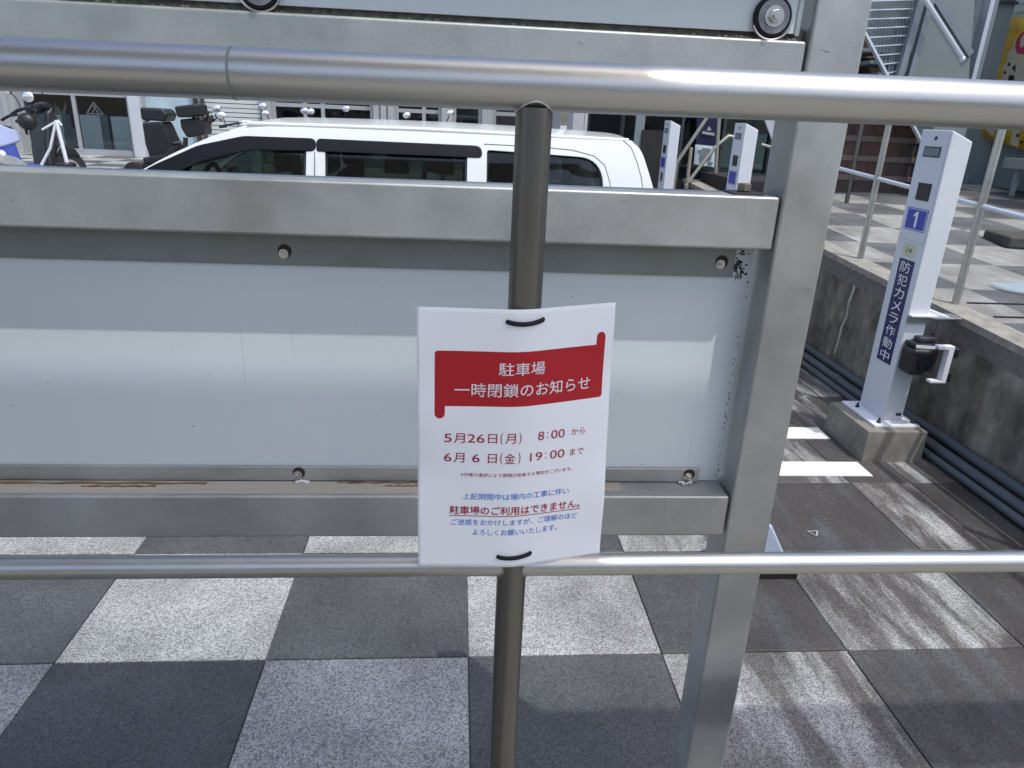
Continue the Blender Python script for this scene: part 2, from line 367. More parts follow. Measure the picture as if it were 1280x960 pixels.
# plaza beyond the car park
PZ = .5
pl = MB(); pl.add([(-60,8.0,-.02),(3,8.0,-.02),(-60,9.3,PZ-.02),(3,9.3,PZ-.02),(-60,60,PZ-.02),(3,60,PZ-.02)], [(0,1,3,2),(2,3,5,4)])
plaza = pl.build('plaza_ground', M['joint_l']); plaza['kind'] = 'structure'
far = MB().box(3.0, 60, 9.6, 60, -.1, .98).build('upper_ground', M['joint_l']); far['kind'] = 'structure'
for r in range(0, 7):
    for c in range(0, 9):
        light = (r+c) % 2 == 0
        tile('PL' if light else 'PD', .66, .60, M['t_light'] if light else M['t_dark'], plaza, -10.0+.66*c+.33, 10.6+.6*r+.3, PZ)

# canopy added out of view, cut to shade the handrail, notice and fence
sb = thing('added_shade_canopy', (0,-.6,.465), 'added canopy out of view, shaped to shade the handrail and fence', 'canopy')
MB().box(-9, 9, .13, .334, 3.40, 3.44).build('added_shade_beam', M['canopy'], sb)
MB().prism([(-9,-1.35),(.88,-1.35),(.88,-.05),(.72,.04),(.70,.1295),(-9,.1295)], 'z', 3.41, 3.47).build('added_shade_roof', M['canopy'], sb)  # edge chamfered to set where sun meets the rails and notice
MB().box(4.5, 9, -1.35, .1295, 3.41, 3.47).build('added_shade_roof', M['canopy'], sb)
for x in (-6, -2.2, 6): MB().box(x-.05, x+.05, .15, .25, .465, 3.4).build('post', M['alu'], sb)  # posts under the added canopy
MB().box(-14, 14, -9, -7, 0, 3.2).build('station_wall', M['wall_rear'])
bpy.data.objects['station_wall']['label'] = 'low pale rendered wall along the far side of the walkway'; bpy.data.objects['station_wall']['category'] = 'wall'
plat = MB().box(-12, 12, -7.0, .78, -.03, .465).build('raised_walkway', M['cap']); plat['kind'] = 'structure'

# ================================================================== HANDRAIL (nearest thing)
RY = .69
hr = thing('handrail', (.069,RY,.465), 'near brushed steel handrail of two tubes that the white notice hangs on', 'railing')
def zr(x): return 1.5655+.0065*x
MB().tube([(-2.4,RY,zr(-2.4)),(-.195,RY,zr(-.195))], .0213, 40).build('top_rail', M['steel'], hr, smooth=True, angle=50)
MB().tube([(-.1935,RY,zr(-.1935)),(2.6,RY,zr(2.6))], .0214, 40).build('top_rail', M['steel'], hr, smooth=True, angle=50)
MB().tube([(-.1955,RY,zr(-.195)),(-.193,RY,zr(-.195))], .0217, 40).build('weld_seam', M['alu_dark'], hr, smooth=True, angle=50)
MB().tube([(-2.4,RY,1.0575),(.069,RY,1.0575)], .0128, 32).build('lower_rail', M['steel'], hr, smooth=True, angle=50)
MB().tube([(.069,RY,1.0575),(2.6,RY,1.0575)], .0128, 32).build('lower_rail', M['steel'], hr, smooth=True, angle=50)
for x in (.069, 1.6, -1.5):
    MB().tube([(x,RY,.46),(x,RY,1.5475)], .0168, 36).build('post', M['steel_v'], hr, smooth=True, angle=50)
    w = MB(); ring = []
    for k in range(40):
        t = 2*math.pi*k/40; dx, dy = .0172*math.cos(t), .0172*math.sin(t)
        ring.append((x+dx, RY+dy, zr(x)-math.sqrt(max(0,.0213**2-dy*dy))-.0004))
    ring.append(ring[0]); w.tube(ring, .0011, 8, cap=False).build('weld_bead', M['bolt'], hr, smooth=True)
    for s in (-1, 1):
        w = MB(); ring = []
        for k in range(25):
            t = 2*math.pi*k/24; dy, dz = .0134*math.cos(t), .0134*math.sin(t)
            ring.append((x+s*math.sqrt(max(0,.0168**2-dy*dy))+s*.0004, RY+dy, 1.0575+dz))
        w.tube(ring, .0010, 8, cap=False).build('weld_bead', M['alu_dark'], hr, smooth=True)

# ================================================================== NOTICE
PX, PYF = .069, RY-.0168-.0006
H2 = .297
def prof(u, v):
    """paper surface: u across (-.105...105), v up (0...297)"""
    t = v/H2; aR = .20+.20*t; aL = -.02-.03*(1-t)
    def ang(s):
        k = min(1, max(0, (s+.024)/.046)); k = k*k*(3-2*k)
        return aL+(aR-aL)*k
    n = 24; x = y = 0; ds = u/n
    for i in range(n):
        a = ang((i+.5)*ds); x += math.cos(a)*ds; y += math.sin(a)*ds
    # slight ripple towards the free edges, and a lip curling at the lower right
    y += .0022*math.sin(v*31+u*20)*(abs(u)/.105)**2 + .0012*math.sin(v*64)*(abs(u)/.105)**3
    # the foot of the sheet rests on the lower tube, its centre pulled back by the ties
    return x, y - .0004
def surf(u, v, off=0):
    x, y = prof(u, v); x2, y2 = prof(u+.001, v); tx, ty = x2-x, y2-y; l = math.hypot(tx, ty)
    lean = -.0135*max(0, 1-abs(v-.0)/.05)                # clears the lower tube
    return Vector((PX-.0012+x + ty/l*off, PYF+y-tx/l*off + 0*lean, 1.067+v))
NZ = 1.067
notice = thing('notice', (PX,PYF,NZ), 'white paper notice with red heading tied with black ties to the handrail post', 'paper notice')
nu, nv = 60, 60
b = MB(); vs_ = []
for j in range(nv+1):
    for i in range(nu+1): vs_.append(surf(-.105+.21*i/nu, H2*j/nv))
fr = len(vs_)
b.add(vs_, [(j*(nu+1)+i, j*(nu+1)+i+1, (j+1)*(nu+1)+i+1, (j+1)*(nu+1)+i) for j in range(nv) for i in range(nu)])
sheet = b.build('sheet', M['paper'], notice, smooth=True, angle=180)
mo = sheet.modifiers.new('thick', 'SOLIDIFY'); mo.thickness = .00025; mo.offset = 1 if False else -1
# lay lettering on the sheet
def lay(me, uc, vc, m, off, name='lettering', rot=0):
    cr, sr = math.cos(rot), math.sin(rot)
    for v in me.vertices:
        a, c = v.co.x*cr-v.co.y*sr, v.co.x*sr+v.co.y*cr
        v.co = surf(uc+a, vc+c, off)
    me.materials.clear(); me.materials.append(m); return link(name, me, m, notice)
def print_line(s, u0, u1, vc, h, m, bold=0, off=.0006):
    me = text_mesh(s, u1-u0, h, bold); return lay(me, (u0+u1)/2, vc, m, off)
# scroll-shaped heading
def rect_grid(u0, u1, v0, v1, n=40, m_=10):
    return [(u0+(u1-u0)*i/n, v0+(v1-v0)*j/m_) for j in range(m_+1) for i in range(n+1)], [(j*(n+1)+i, j*(n+1)+i+1, (j+1)*(n+1)+i+1, (j+1)*(n+1)+i) for j in range(m_) for i in range(n)]
def arc(cx, cy, r, a0, a1, n=8): return [(cx+r*math.cos(R(a0+(a1-a0)*i/n)), cy+r*math.sin(R(a0+(a1-a0)*i/n))) for i in range(n+1)]
U0, U1, V0, V1, tw, rr = -.0875, .095, .1945, .2535, .0105, .0032
outline = (arc(U0+rr, V1-rr, rr, 180, 90) + [(U0+(U1-tw-U0)*i/40, V1) for i in range(2, 41)] + arc(U1-tw/2, V1+.0085, tw/2, 180, 0)
           + arc(U1-rr, V0+rr, rr, 0, -90) + [(U1-(U1-U0-tw)*i/40, V0) for i in range(2, 41)] + arc(U0+tw/2, V0-.0085, tw/2, 0, -180))
bm = bmesh.new(); vv = [bm.verts.new((p[0], p[1], 0)) for p in outline]; bm.faces.new(vv)
for k in range(1, 40):                                   # slice so that it can follow the fold
    x = U0 + (U1-U0)*k/40
    bmesh.ops.bisect_plane(bm, geom=bm.verts[:]+bm.edges[:]+bm.faces[:], plane_co=(x,0,0), plane_no=(1,0,0))
for k in range(12):
    bmesh.ops.bisect_plane(bm, geom=bm.verts[:]+bm.edges[:]+bm.faces[:], plane_co=(0,V0-.008+.0065*k,0), plane_no=(0,1,0))
bmesh.ops.triangulate(bm, faces=bm.faces)
me = bpy.data.meshes.new('heading_scroll'); bm.to_mesh(me); bm.free()
lay(me, 0, 0, M['ink_red'], .00035, 'heading_scroll')
print_line('駐車場', -.0235, .0250, .2352, .0142, M['ink_white'], .006, .0009)
print_line('一時閉鎖のお知らせ', -.0675, .0795, .2125, .0150, M['ink_white'], .006, .0009)
def row(parts, vc, h, m, bold=.0):
    for s, a, c_, k in parts: print_line(s, a, c_, vc+(k-1)*h*.0, h*k, m, bold)
row([('5', -.0775, -.0695, .8), ('月', -.0675, -.0560, .92), ('26', -.0535, -.0355, .8), ('日', -.0320, -.0225, .86), ('(', -.0190, -.0165, 1.1), ('月', -.0140, -.0030, .92), (')', .0005, .0030, 1.1)], .1585, .0125, M['ink_dark'], .004)
row([('8', .0215, .0285, .8), (':', .0318, .0331, .55), ('00', .0365, .0525, .8), ('から', .0605, .0765, .62)], .1590, .0125, M['ink_dark'], .003)
row([('6', -.0775, -.0695, .8), ('月', -.0675, -.0560, .92), ('6', -.0480, -.0400, .8), ('日', -.0315, -.0220, .86), ('(', -.0185, -.0160, 1.1), ('金', -.0140, -.0025, .98), (')', .0005, .0030, 1.1)], .1355, .0125, M['ink_dark'], .004)
row([('19', .0135, .0275, .8), (':', .0308, .0321, .55), ('00', .0365, .0535, .8), ('まで', .0600, .0765, .62)], .1355, .0125, M['ink_dark'], .003)
print_line('※作業の進捗により期間が前後する場合がございます。', -.0595, .0640, .1157, .0046, M['ink_dark'], .005)
print_line('上記期間中は場内の工事に伴い', -.0570, .0615, .0895, .0080, M['ink_blue'], .006)
print_line('駐車場のご利用はできません。', -.0710, .0755, .0722, .0108, M['ink_dark'], .016)
print_line('ご迷惑をおかけしますが、ご理解のほど', -.0690, .0735, .0575, .0078, M['ink_blue'], .006)
print_line('よろしくお願いいたします。', -.0455, .0500, .0450, .0078, M['ink_blue'], .006)
b = MB(); v_, f_ = rect_grid(-.0715, .0765, .0650, .0659, 50, 1); b.add([(p[0],p[1],0) for p in v_], f_)
me = bpy.data.meshes.new('underline'); me.from_pydata(b.v, [], b.f); lay(me, 0, 0, M['ink_dark'], .0006, 'underline')
# twist ties threaded through the sheet round the post
for vc, tilt in ((.2835, 1), (.0135, -1)):
    pts = []
    for i in range(25):
        a = -1 + 2*i/24; u = .0015+.0185*a
        p = surf(u, vc + (.0030*a*a-.0012)*1.0 + (.0012*a if tilt < 0 else .0006*a), .0015 if abs(a) < .93 else -.0002); pts.append(p)
    back = [Vector((PX+.0185*math.cos(t)*1.05, RY+.0185*math.sin(t)*.95+.002, 1.067+vc)) for t in [R(-20+220*k/12) for k in range(13)]]
    MB().tube(pts, .0024, 10).build('tie', M['rubber'], notice, smooth=True)
    MB().tube(back, .0013, 8).build('tie', M['rubber'], notice, smooth=True)

# ================================================================== FENCE
FY = 1.07; B = .08
fe = thing('panel_fence', (.53,FY,0), 'tall galvanised fence of square beams holding flat white panels, just behind the handrail', 'fence')
for x in (.490, -1.70):
    MB().box(x, x+B, FY, FY+B, -.012, 1.775).build('post', M['alu'], fe, bevel=.005, seg=3)
    MB().box(x-.02, x+B+.02, FY-.02, FY+B+.02, -.009, .002).build('base_plate', M['alu'], fe)
ZB = {'low':(.849,.929), 'mid':(1.362,1.442), 'high':(1.575,1.655)}
for k, (z0, z1) in ZB.items():
    MB().box(-1.616, .4862, FY+.001, FY+B-.001, z0, z1).build('beam', M['alu'], fe, bevel=.0045, seg=3)
MB().box(-1.616, .4862, 1.046, 1.125, 1.742, 1.775).build('top_shade_bar', M['alu'], fe, bevel=.003)  # out of view; made to jut forward so it shades the upper panel
MB().box(-1.606, .4835, 1.130, 1.134, .9305, 1.3605).build('panel', M['panel'], fe)
# upper panel stands proud of its beam
up_p = MB().box(-1.60, .4700, 1.082, 1.087, 1.6645, 1.742).build('panel', M['panel'], fe)
MB().box(.4700, .4765, 1.080, 1.089, 1.6620, 1.742).build('edge_strip', M['alu'], fe)
MB().box(-1.60, .4862, 1.090, 1.110, 1.6553, 1.6720).build('gap_backing', M['moss'], fe)
# flat bars that clamp the panel, each with bolts
for z0, z1, x1 in ((1.308, 1.3605, .4515), (.9305, .957, .446)):
    fb = MB().box(-1.60, x1, 1.1225, 1.1295, z0, z1).build('clamp_bar', M['alu_dark'] if z0 > 1 else M['alu'], fe, bevel=.0015)
def hexbolt(x, y, z, r, parent, axis='y', m=M['bolt'], washer=True, l=.006):
    if axis == 'y':
        if washer: MB().tube([(x,y,z),(x,y-.0014,z)], r*1.55, 20).build('washer', m, parent, smooth=True, angle=30)
        MB().prism([(x+r*math.cos(R(60*k+12)), z+r*math.sin(R(60*k+12))) for k in range(6)], 'y', y-.0015-l, y-.0013).build('bolt', m, parent, bevel=.0006)
        MB().tube([(x,y-.0015-l,z),(x,y-.006-l,z)], [r*.55,r*.5], 14).build('bolt_end', m, parent, smooth=True, angle=30)
    else:
        MB().prism([(x+r*math.cos(R(60*k+12)), y+r*math.sin(R(60*k+12))) for k in range(6)], 'z', z+.0015, z+.0015+l).build('bolt', m, parent, bevel=.0008)
for x, z in ((-.2655, 1.326), (.4275, 1.329), (-.268, .9425), (.4245, .942)):
    hexbolt(x, 1.1222, z, .0047, fe)
    MB().tube([(x+.002,1.1223,z+.004),(x+.002,1.1215,z+.004)], .0105, 18).build('grime_ring', M['grime'], fe)
for x in (-.96, ): hexbolt(x, 1.1222, 1.326, .0052, fe); hexbolt(x, 1.1222, .9425, .0052, fe)
# bolt with its square washer on the middle beam
MB().box(.418, .468, 1.088, 1.132, 1.4425, 1.4452).build('square_washer', M['black'], fe, bevel=.001)
hexbolt(.443, 1.110, 1.4448, .0115, fe, 'z', mat('brown_bolt', (.25,.21,.18), .5, .6), l=.011)
# big rubber-rimmed discs bolted through the upper panel
for x in (-.262, .4330):
    z = 1.6835
    g = MB().tube([(x,1.0815,z),(x,1.0725,z)], .0268, 40).build('rubber_disc', M['rubber'], fe, bevel=.002)
    s = MB().tube([(x,1.0723,z),(x,1.0705,z)], .0222, 40).build('steel_disc', mat('worn_disc', (.26,.26,.27), .5, .6, var=.3, vscale=40), fe, bevel=.0005)
    hexbolt(x, 1.0703, z, .0088, fe, l=.005)
    MB().tube([(x+.029*math.cos(R(t)), 1.074, z+.029*math.sin(R(t))) for t in range(205, 336, 6)], .0016, 8).build('steel_hoop', M['bolt'], fe, smooth=True)
# grime: mossy crumbs along the upper beam, cobweb specks, rust along the lower beam
gb = MB()
rnd = random.Random(3)
for i in range(260):
    x = -1.0+1.47*rnd.random()**.8; 
    if rnd.random() < .4: x = .36+.115*rnd.random()
    s = .0008+.0022*rnd.random(); gb.ell((x, 1.077+.012*rnd.random(), 1.6555+s*.3), (s*1.6, s, s*.8), 6, 4)
gb.build('moss_crumbs', M['moss'], fe)['kind'] = 'stuff'
gb = MB()
for i in range(46):
    a = rnd.gauss(0, 1); b2 = rnd.gauss(0, 1); s = .0006+.0012*rnd.random()
    gb.ell((.462+.008*a, 1.1296, 1.326+.013*b2), (s*1.6, s*.6, s*1.2), 6, 4)
for i in range(14): gb.bar((.452+.02*rnd.random(),1.129,1.30+.03*rnd.random()), (.455+.02*rnd.random(),1.1292,1.305+.03*rnd.random()), .0009, .0006)
for i in range(30): gb.ell((.4835-.006*rnd.random(), 1.1296, .94+.36*rnd.random()), (.0009,.0005,.002), 6, 4)
for i in range(26): s = .0006+.0007*rnd.random(); gb.ell((-1.2+1.6*rnd.random(), 1.1297, .96+.34*rnd.random()), (s,s*.5,s), 6, 4)
gb.build('specks', M['grime'], fe)['kind'] = 'stuff'
rf_ = mat('rust_film', (.44,.41,.355), .65, .2, var=.6, vscale=5, stretch=(.6,22,1), col2=(.40,.375,.33))
MB().box(-1.6, -.02, 1.079, 1.1215, .9291, .9297).build('rust_film', rf_, fe)
MB().box(-.02, .30, 1.090, 1.1215, .9291, .9296).build('rust_film', mat('tan_film', (.42,.39,.34), .7, .2, var=.25, vscale=9, stretch=(.6,6,1)), fe)

sm = mat('faint_dirt', (.60,.645,.67), .55, 0, var=.12, vscale=20)
b_ = MB(); r_ = random.Random(11)
for i in range(7):
    x = -1.0+1.45*r_.random(); z1_ = 1.30-.30*r_.random()**2; l_ = .02+.09*r_.random(); w_ = .0005+.0011*r_.random()
    b_.box(x, x+w_, 1.12965, 1.1299, z1_-l_, z1_)
b_.build('dirt_runs', sm, fe)['kind'] = 'stuff'
b_ = MB(); 
for i in range(34):
    zz_ = r_.choice((1.375,.86,1.59,1.375))+.055*r_.random(); x = -.9+1.3*r_.random(); l_ = .003+.014*r_.random(); b_.bar((x,1.0706,zz_),(x+l_,1.0706,zz_+r_.uniform(-.006,.006)),.0003,.0003)
for i in range(3):
    x = .50+.05*r_.random(); zz_ = r_.choice((1.61,1.63,1.30,1.05,.8))+.02*r_.random(); b_.bar((x,1.0696,zz_),(x+.02*r_.random()+.004,1.0696,zz_-.002),.0005,.0006)
b_.build('scratches', mat('scratch', (.34,.35,.345), .5, .5), fe)['kind'] = 'stuff'
# dried white sealant crumbs under the lower bolts
for x in (-.262, .419):
    b_ = MB()
    for i in range(12): b_.ell((x+r_.uniform(-.012,.012), 1.118+r_.uniform(-.004,.002), .9305+r_.uniform(0,.003)), (.0035,.002,.002), 7, 4)
    b_.build('sealant_crumbs', M['white_plate'], fe, smooth=True)

rl = mat('rust_line', (.23,.13,.07), .85, var=.5, vscale=25, stretch=(.3,1,1))
for xa, xb, ya, yb in ((-.80,-.42,1.110,1.117),(-.62,-.50,1.100,1.106),(-.20,-.02,1.1145,1.1205),(-.12,-.06,1.104,1.109),(-.95,-.85,1.09,1.10)):
    n = 14; pts = [(xa+(xb-xa)*i/n, ya+.0015*math.sin(i*2.1)) for i in range(n+1)]+[(xb-(xb-xa)*i/n, yb+.002*math.sin(i*1.7+1)) for i in range(n+1)]
    MB().prism(pts, 'z', .9296, .9300).build('rust_stain', rl, fe)

# sloped stand foot seen past the fence post
sf = thing('stand_foot', (1.13,2.16,0), 'small pale blue sloped stand foot on a dark base, half hidden behind the fence post', 'stand foot')
MB().box(.98, 1.26, 2.10, 2.24, 0.0005, .035).build('base', M['black'], sf, bevel=.006)
MB().prism([(1.00,.036),(1.235,.036),(1.225,.06),(1.14,.21),(1.03,.235),(1.0,.2)], 'y', 2.125, 2.215).build('cover', M['pale_blue'], sf, bevel=.01)
for x in (1.03, 1.21): MB().tube([(x,2.112,.035),(x,2.112,.043)], .008, 12).build('bolt', M['bolt'], sf)
# chipped white scrap on the paving
sc = MB(); ppt = Vector((1.55,2.38,.003))
c0 = CAM + ray(1015,665)*(-1.54/ray(1015,665).z)
sc.bar(c0+Vector((-.022,0,.004)), c0+Vector((.022,.002,.004)), .004, .002); sc.bar(c0+Vector((-.02,0,.004)), c0+Vector((0,-.035,.004)), .004, .002); sc.bar(c0+Vector((.02,0,.004)), c0+Vector((.003,-.035,.004)), .007, .003)
tag(sc.build('litter_scrap', M['facade']), 'tiny pale triangular scrap of litter on the dark paving tile', 'litter')

# ================================================================== CAMERA POSTS (parking posts)
def tri(*a): return a
def lock_post(full=True):
    """origin: middle of the foot on the ground"""
    t = thing('camera_post', (0,0,0), 'x', 'camera post', 'white camera posts along the bays')
    loc = lambda o: local(o, t)
    D, Wd, H0, H1 = .22, .105, .178, 1.562
    # concrete block (top a little smaller)
    bl = MB(); bl.add([(-.190,-.232,-.005),(.120,-.232,-.005),(.120,.17,-.005),(-.190,.17,-.005),(-.183,-.222,.162),(.128,-.222,.162),(.128,.17,.162),(-.183,.17,.162)],
                      [(0,3,2,1),(4,5,6,7),(0,1,5,4),(1,2,6,5),(2,3,7,6),(3,0,4,7)])
    loc(bl.build('concrete_block', M['concrete'], t, bevel=.006))
    loc(MB().box(-.130,.105,-.180,.150,.1625,.176).build('base_plate', M['white_plate'], t, bevel=.003))
    loc(MB().prism([(-Wd/2+.0,H0-.003),(Wd/2,H0-.003),(Wd/2,H1-.045),(-Wd/2,H1)], 'y', -D/2, D/2).build('column', M['white_plastic'], t, bevel=.006, seg=3))
    for x, y in ((-.092,-.145),(-.092,.06),(.085,-.145)):
        loc(MB().tube([(x,y,.1762),(x,y,.189)], .010, 6).build('anchor_nut', M['dark'], t)); loc(MB().tube([(x,y,.189),(x,y,.202)], .0055, 8).build('anchor_bolt', M['dark'], t))
    # cover plate on the side that faces the bays (-x)
    xf = -Wd/2
    loc(MB().box(xf-.0035, xf, -D/2+.012, D/2-.020, 1.065, H1-.018).build('cover_plate', M['white_plastic'], t, bevel=.001))
    xf -= .0036
    loc(MB().tube([(xf,-.012,1.525),(xf-.003,-.012,1.525)], .009, 12).build('lock', M['dark'], t))
    w = loc(MB().box(xf-.0025, xf, -.066, .057, 1.443, 1.489).build('window_frame', M['dark'], t, bevel=.001))
    loc(MB().box(xf-.0032, xf-.0026, -.058, .050, 1.449, 1.483).build('window_pane', mat('sensor_window', (.16,.20,.24), .15), t))
    loc(MB().box(xf-.0035, xf, -.062, .036, 1.250, 1.328).build('slot', M['black'], t, bevel=.001))
    # number plate
    loc(MB().box(xf-.0012, xf, -.085, .076, 1.110, 1.213).build('number_plate', M['blue'], t, bevel=.0))
    fr_ = MB()
    for (a,b_,c,d) in ((-.080,.071,1.114,1.1165),(-.080,.071,1.2065,1.209)): fr_.box(xf-.0018,xf-.0013,a,b_,c,d)
    for (a,b_,c,d) in ((-.081,-.0775,1.114,1.209),(.0685,.072,1.114,1.209)): fr_.box(xf-.0018,xf-.0013,a,b_,c,d)
    loc(fr_.build('number_border', M['white'], t))
    def put(s, yc, zc, h, m, w=None, bold=.02, x=None, name='lettering'):
        me = text_mesh(s, w, h, bold); X = xf-.0020 if x is None else x
        for v in me.vertices: v.co = Vector((X, yc - v.co.x, zc + v.co.y))
        return loc(link(name, me, m, t))
    if full:
        loc(MB().add([(xf-.002,-.004-p[0],1.1615+p[1]) for p in ((-.004,-.036),(.012,-.036),(.012,.036),(-.001,.036),(-.020,.022),(-.020,.010),(-.004,.019))]+[(xf-.0012,-.004-p[0],1.1615+p[1]) for p in ((-.004,-.036),(.012,-.036),(.012,.036),(-.001,.036),(-.020,.022),(-.020,.010),(-.004,.019))],
            [tuple(range(7)), tuple(range(13,6,-1))]+[(i,(i+1)%7,(i+1)%7+7,i+7) for i in range(7)]).build('number', M['white'], t))
        loc(MB().box(xf+.0024, xf+.0035, -.050, .048, .985, 1.048).build('small_sticker', mat('cream_sticker', (.60,.58,.44), .5), t))
        put('24', -.001, 1.016, .026, mat('olive_print', (.16,.17,.10), .6), .052, .01, xf+.0018)
        put('—', -.001, 1.040, .0012, mat('olive_print2', (.16,.17,.10), .6), .034, 0, xf+.0018); put('—', -.001, .992, .0012, bpy.data.materials['olive_print'], .034, 0, xf+.0018)
        loc(MB().box(xf+.0020, xf+.0035, -.068, .052, .455, .972).build('navy_sign', M['navy'], t))
        for i, ch in enumerate('防犯カメラ作動中'): put(ch, -.008, .972-.036-.0636*i, .052, M['white'], .078, 0, xf+.0012)
        loc(MB().box(.012, .040, -D/2-.0012, -D/2, .200, .216).build('maker_plate', M['dark'], t))
    else:
        me = None
        loc(MB().box(xf-.0012, xf, -.030, .030, .98, 1.06).build('small_sticker', M['dark'], t))
    return t
def post_tools(t):
    loc = lambda o: local(o, t)
    # clamp bracket across the column, reaching to the terrace coping
    loc(MB().box(-.050,.135,-.140,-.111,.722,.731).build('clamp_bracket', M['white_plate'], t, bevel=.002))
    loc(MB().box(.0535,.135,-.1105,.05,.722,.731).build('clamp_bracket', M['white_plate'], t, bevel=.002)); loc(MB().box(.10,.285,-.05,.05,.690,.699).build('bracket_arm', M['alu'], t, bevel=.002))
    loc(MB().box(-.056,.060,-.1225,-.1105,.690,.722).build('clamp_shade', M['alu_dark'], t, bevel=.001))
    # black camera housing with a white U-shaped frame
    loc(MB().box(-.050,.085,-.215,-.112,.452,.585).build('camera_housing', M['black'], t, bevel=.022, seg=4))
    loc(MB().box(-.040,.105,-.200,-.112,.586,.606).build('housing_top', M['black'], t, bevel=.008))
    loc(MB().box(.0,.085,-.165,-.115,.606,.630).build('hinge', M['dark'], t, bevel=.006))
    u = MB(); u.box(.050,.128,-.245,-.208,.596,.612); u.box(.050,.128,-.245,-.208,.428,.440); u.box(.102,.128,-.245,-.208,.4405,.5955)
    loc(u.build('white_frame', M['white_plate'], t, bevel=.002))
    loc(MB().bar((-.045,-.215,.600),(.03,-.243,.604),.006,.012).build('frame_arm', M['white_plate'], t))
    loc(MB().box(.129,.160,-.240,-.20,.553,.600).build('clip', M['black'], t, bevel=.006)); loc(MB().box(.129,.154,-.240,-.20,.432,.482).build('clip', M['black'], t, bevel=.006))
    loc(MB().tube([(.02,-.2152,.52),(.02,-.222,.52)], .036, 24).build('lens', mat('lens', (.01,.012,.02), .08), t))
    loc(MB().tube([(.06,-.10,.60),(.09,-.13,.64),(.12,-.10,.67),(.16,-.04,.68)], .005, 8).build('cable', M['black'], t, smooth=True))
p1 = lock_post(); post_tools(p1)
p1.location = (2.218, 3.28, 0); p1['label'] = 'nearest white camera post, numbered 1, with a navy sign, on a concrete block'
p2 = lock_post(False); p2.location = (2.19, 5.62, 0); p2['label'] = 'white camera post beside the fence post, partly behind the bolt on the middle beam'
p3 = copy_tree(p2); p3.location = (2.14, 7.45, 0); p3['label'] = 'farthest white camera post, standing just behind the van tail'

# conduits along the wall foot
for i, (x, z, r) in enumerate(((2.495,.092,.024),(2.455,.045,.026),(2.400,.024,.019))):
    pts = [(x+.002*math.sin(k*1.7+i), -.0+.4*k, z+.0015*math.sin(k+i)) for k in range(22)]
    o = MB().tube(pts, r, 16).build('conduit', M['conduit'], None, smooth=True, angle=60)
    tag(o, ['topmost grey conduit pipe running along the foot of the retaining wall, against the wall', 'middle grey conduit pipe of the three at the foot of the retaining wall',
            'lowest and thinnest grey conduit pipe, nearest to the paving tiles'][i], 'pipe', 'conduit pipes along the wall')
    for yk in (1.35+.3*i, 3.9+.2*i, 5.9):
        MB().tube([(x+.001, yk, z), (x+.001, yk+.07, z)], r*1.13, 18).build('coupling', M['conduit'], o, bevel=.002)
# coping-side handrail on the terrace
tr = thing('terrace_railing', (2.62,4.4,TZ(4.4)), 'thin stainless railing standing on the coping of the terrace', 'railing')
XR = 2.615
for y in (1.9, 3.47, 4.42+.02, 5.5):
    MB().tube([(XR,y,TZ(y)),(XR,y,TZ(y)+1.05)], .019, 20).build('post', M['steel'], tr, smooth=True, angle=60)
for dz, r in ((.505,.0125),(1.05,.021)):
    MB().tube([(XR,-.1,TZ(-.1)+dz),(XR,5.5,TZ(5.5)+dz)], r, 20).build('rail', M['stairs_l'], tr, smooth=True, angle=60)
tr2 = thing('terrace_railing', (3.2,7.0,TZ(7)), 'second thin dark railing farther back in front of the brown brick wall', 'railing')
for x in (3.15, 3.72):
    MB().tube([(x,6.75,TZ(6.75)),(x,6.75,TZ(6.75)+1.0)], .020, 16).build('post', M['steel_v'], tr2, smooth=True, angle=60)
MB().tube([(3.15,6.75,TZ(6.75)+1.0),(3.72,6.75,TZ(6.75)+1.0)], .018, 16).build('rail', M['steel_v'], tr2, smooth=True, angle=60)
# manhole, dark low stone
mh = thing('manhole_cover', (3.27,3.83,TZ(3.83)), 'round pale blue manhole cover set in the terrace tiles', 'manhole cover')
o = MB().tube([(3.27,3.83,TZ(3.83)-.02),(3.27,3.83,TZ(3.83)+.006)], .155, 40).build('lid', M['lid'], mh, bevel=.003)
MB().tube([(3.27,3.83,TZ(3.83)-.022),(3.27,3.83,TZ(3.83)+.003)], .195, 40).build('rim', M['alu_dark'], mh, bevel=.002)
bn = MB().box(0,1.6,-.20,.20,0,.085).build('stone_kerb', M['bench'], None, bevel=.02)
bn.location = (4.02, 5.10, TZ(5.1)-.01); bn.rotation_euler = (0,0,R(-12)); tag(bn, 'low dark rough stone kerb lying on the terrace tiles near the right edge', 'kerb')

